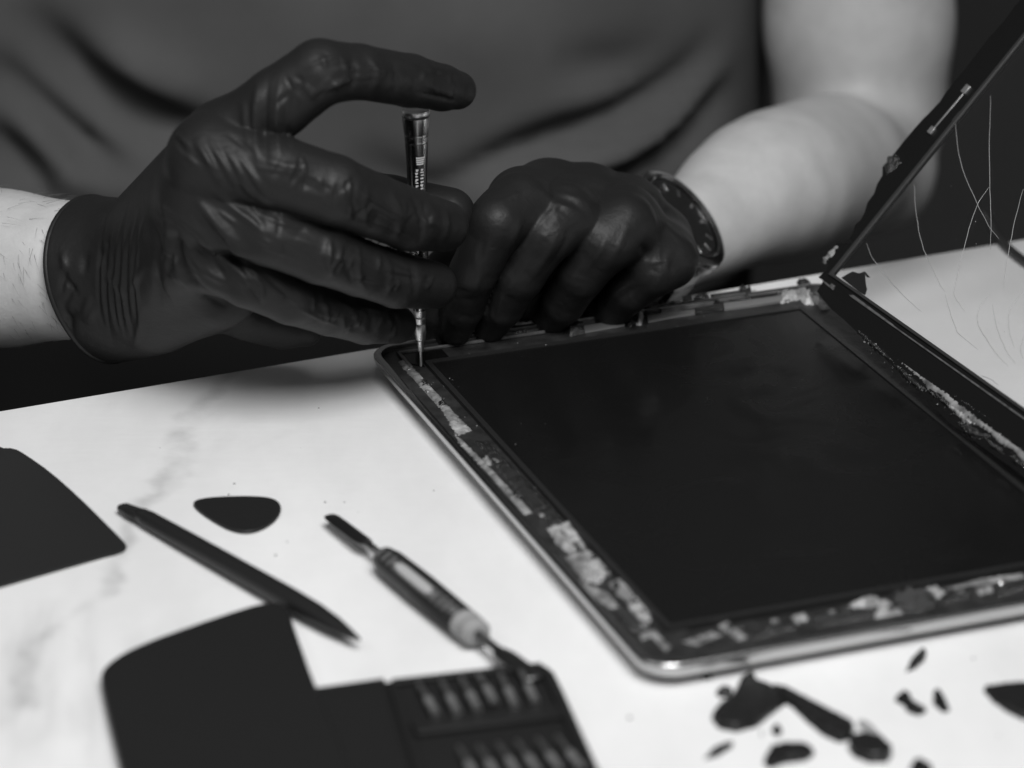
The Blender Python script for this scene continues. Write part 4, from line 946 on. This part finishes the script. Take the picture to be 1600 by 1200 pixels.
# ================================================================== BROKEN PIECES ON THE TABLE
def cr(c): return [(1000+p[0]*.375, 800+p[1]*.375) for p in c]
SH = [
    ('curled black flake with a raised corner below the tablet edge', [(300, 850), (330, 810), (385, 772), (420, 700), (470, 668), (488, 708), (556, 735), (600, 790), (545, 830), (485, 880), (400, 902), (330, 888)], 2.2),
    ('tiny black flake touching the upper left of the curled flake', [(318, 748), (350, 728), (386, 740), (370, 766), (330, 764)], 1.2),
    ('long narrow black strip leaning away from the curled flake', [(548, 728), (610, 742), (700, 788), (800, 838), (892, 888), (884, 930), (832, 946), (762, 912), (690, 852), (640, 802), (590, 772)], 2.4),
    ('rounded black lump at the end of the long strip', [(890, 940), (940, 930), (1010, 950), (1052, 990), (1030, 1026), (960, 1028), (892, 1002), (868, 966)], 2.6),
    ('oval black piece below the long strip', [(515, 1035), (550, 980), (620, 968), (700, 975), (726, 1000), (690, 1025), (600, 1036), (540, 1058)], 1.8),
    ('thin black sliver left of the oval piece', [(272, 1024), (308, 985), (388, 958), (378, 976), (322, 1012)], .9),
    ('slanted leaf shaped black sliver nearest the tablet on the right', [(1112, 658), (1128, 618), (1174, 572), (1194, 578), (1184, 612), (1142, 648)], 1.0),
    ('black hooked flake right of the long strip', [(1062, 778), (1100, 748), (1126, 764), (1134, 790), (1194, 825), (1162, 840), (1118, 826), (1098, 796)], 1.3),
    ('small black teardrop chip beside the hooked flake', [(1222, 752), (1246, 742), (1272, 780), (1288, 820), (1264, 828), (1224, 792)], 1.2),
    ('ragged black shard at the right edge of the picture', [(1436, 738), (1500, 724), (1592, 718), (1660, 730), (1700, 800), (1660, 870), (1590, 852), (1540, 826), (1490, 795)], 1.6),
    ('black chip at the bottom edge below the hooked flake', [(1124, 1070), (1140, 1040), (1170, 1036), (1214, 1062), (1224, 1100), (1120, 1110)], 1.6),
    ('small black chip tucked under the tablet corner', [(255, 682), (268, 664), (300, 662), (296, 682), (274, 692)], 1.4),
    ('dark crumb between the curled flake and the oval piece', [(550, 905), (562, 888), (582, 894), (592, 912), (574, 926), (556, 918)], 1.2),
]
ZF = (np.zeros(3), np.array([1., 0, 0]), np.array([0, 1., 0]), EZ)
for k, (lab, c, h) in enumerate(SH):
    pts = [on(p[0], p[1], h*.5)[:2] for p in cr(c)]
    o = patch('shard', pts, ZF, .35, h, M['shard'], None, 90+k, edge=.22, rag=.7 if 'ragged' in lab else .12, step=.3, rough=.12)
    tag(o, lab, 'shard', 'broken black pieces on the table')
pts = [on(p[0], p[1], .5)[:2] for p in cr([(905, 872), (925, 862), (960, 880), (1000, 925), (985, 932), (930, 905)])]
tag(patch('shard', pts, ZF, .35, 1.0, M['shard_clear'], None, 130, edge=.7, rag=.2, step=.4), 'pale glass splinter above the rounded black lump', 'shard', 'broken black pieces on the table')
gr_ = thing('crumb', 'dark specks scattered over the white table', 'crumbs', on(500, 780, 0)); gr_['kind'] = 'stuff'
V, Fc = [], []
spk = [(366, 756, 5), (508, 785, 6), (538, 785, 4), (449, 847, 4), (431, 868, 6), (678, 767, 4), (984, 1122, 9), (498, 638, 5), (357, 773, 5), (1521, 1029, 5), (1592, 970, 7), (1190, 1145, 6), (500+690, 920+230, 5), (560, 800, 2), (470, 700, 2), (250, 700, 2), (600, 860, 2), (880, 1090, 3), (1330, 1015, 3), (1560, 1150, 4), (120, 1000, 3)]
for px_, py_, s_ in spk:
    c = on(px_, py_, 0); r_ = s_*.085; b0 = len(V)
    for k in range(6): t = k*math.pi/3; V.append(c+np.array([math.cos(t)*r_*rr.uniform(.5, 1.2), math.sin(t)*r_*rr.uniform(.5, 1.2), .02]))
    V.append(c+np.array([0, 0, r_*.8+.05]))
    Fc += [(b0+k, b0+(k+1) % 6, b0+6) for k in range(6)]
obj('speck', V, Fc, M['shard'], gr_, smooth=False)['kind'] = 'stuff'
# cable behind the raised glass
cb = [on(*p, 2.0) for p in [(1540, 335), (1556, 366), (1575, 388), (1600, 408), (1650, 440), (1720, 470)]]
tag(tube('cable', chaikin(cb, 3, closed=False), 1.6, M['cable'], seg=12), 'thin black cable on the table seen through the raised glass', 'cable')
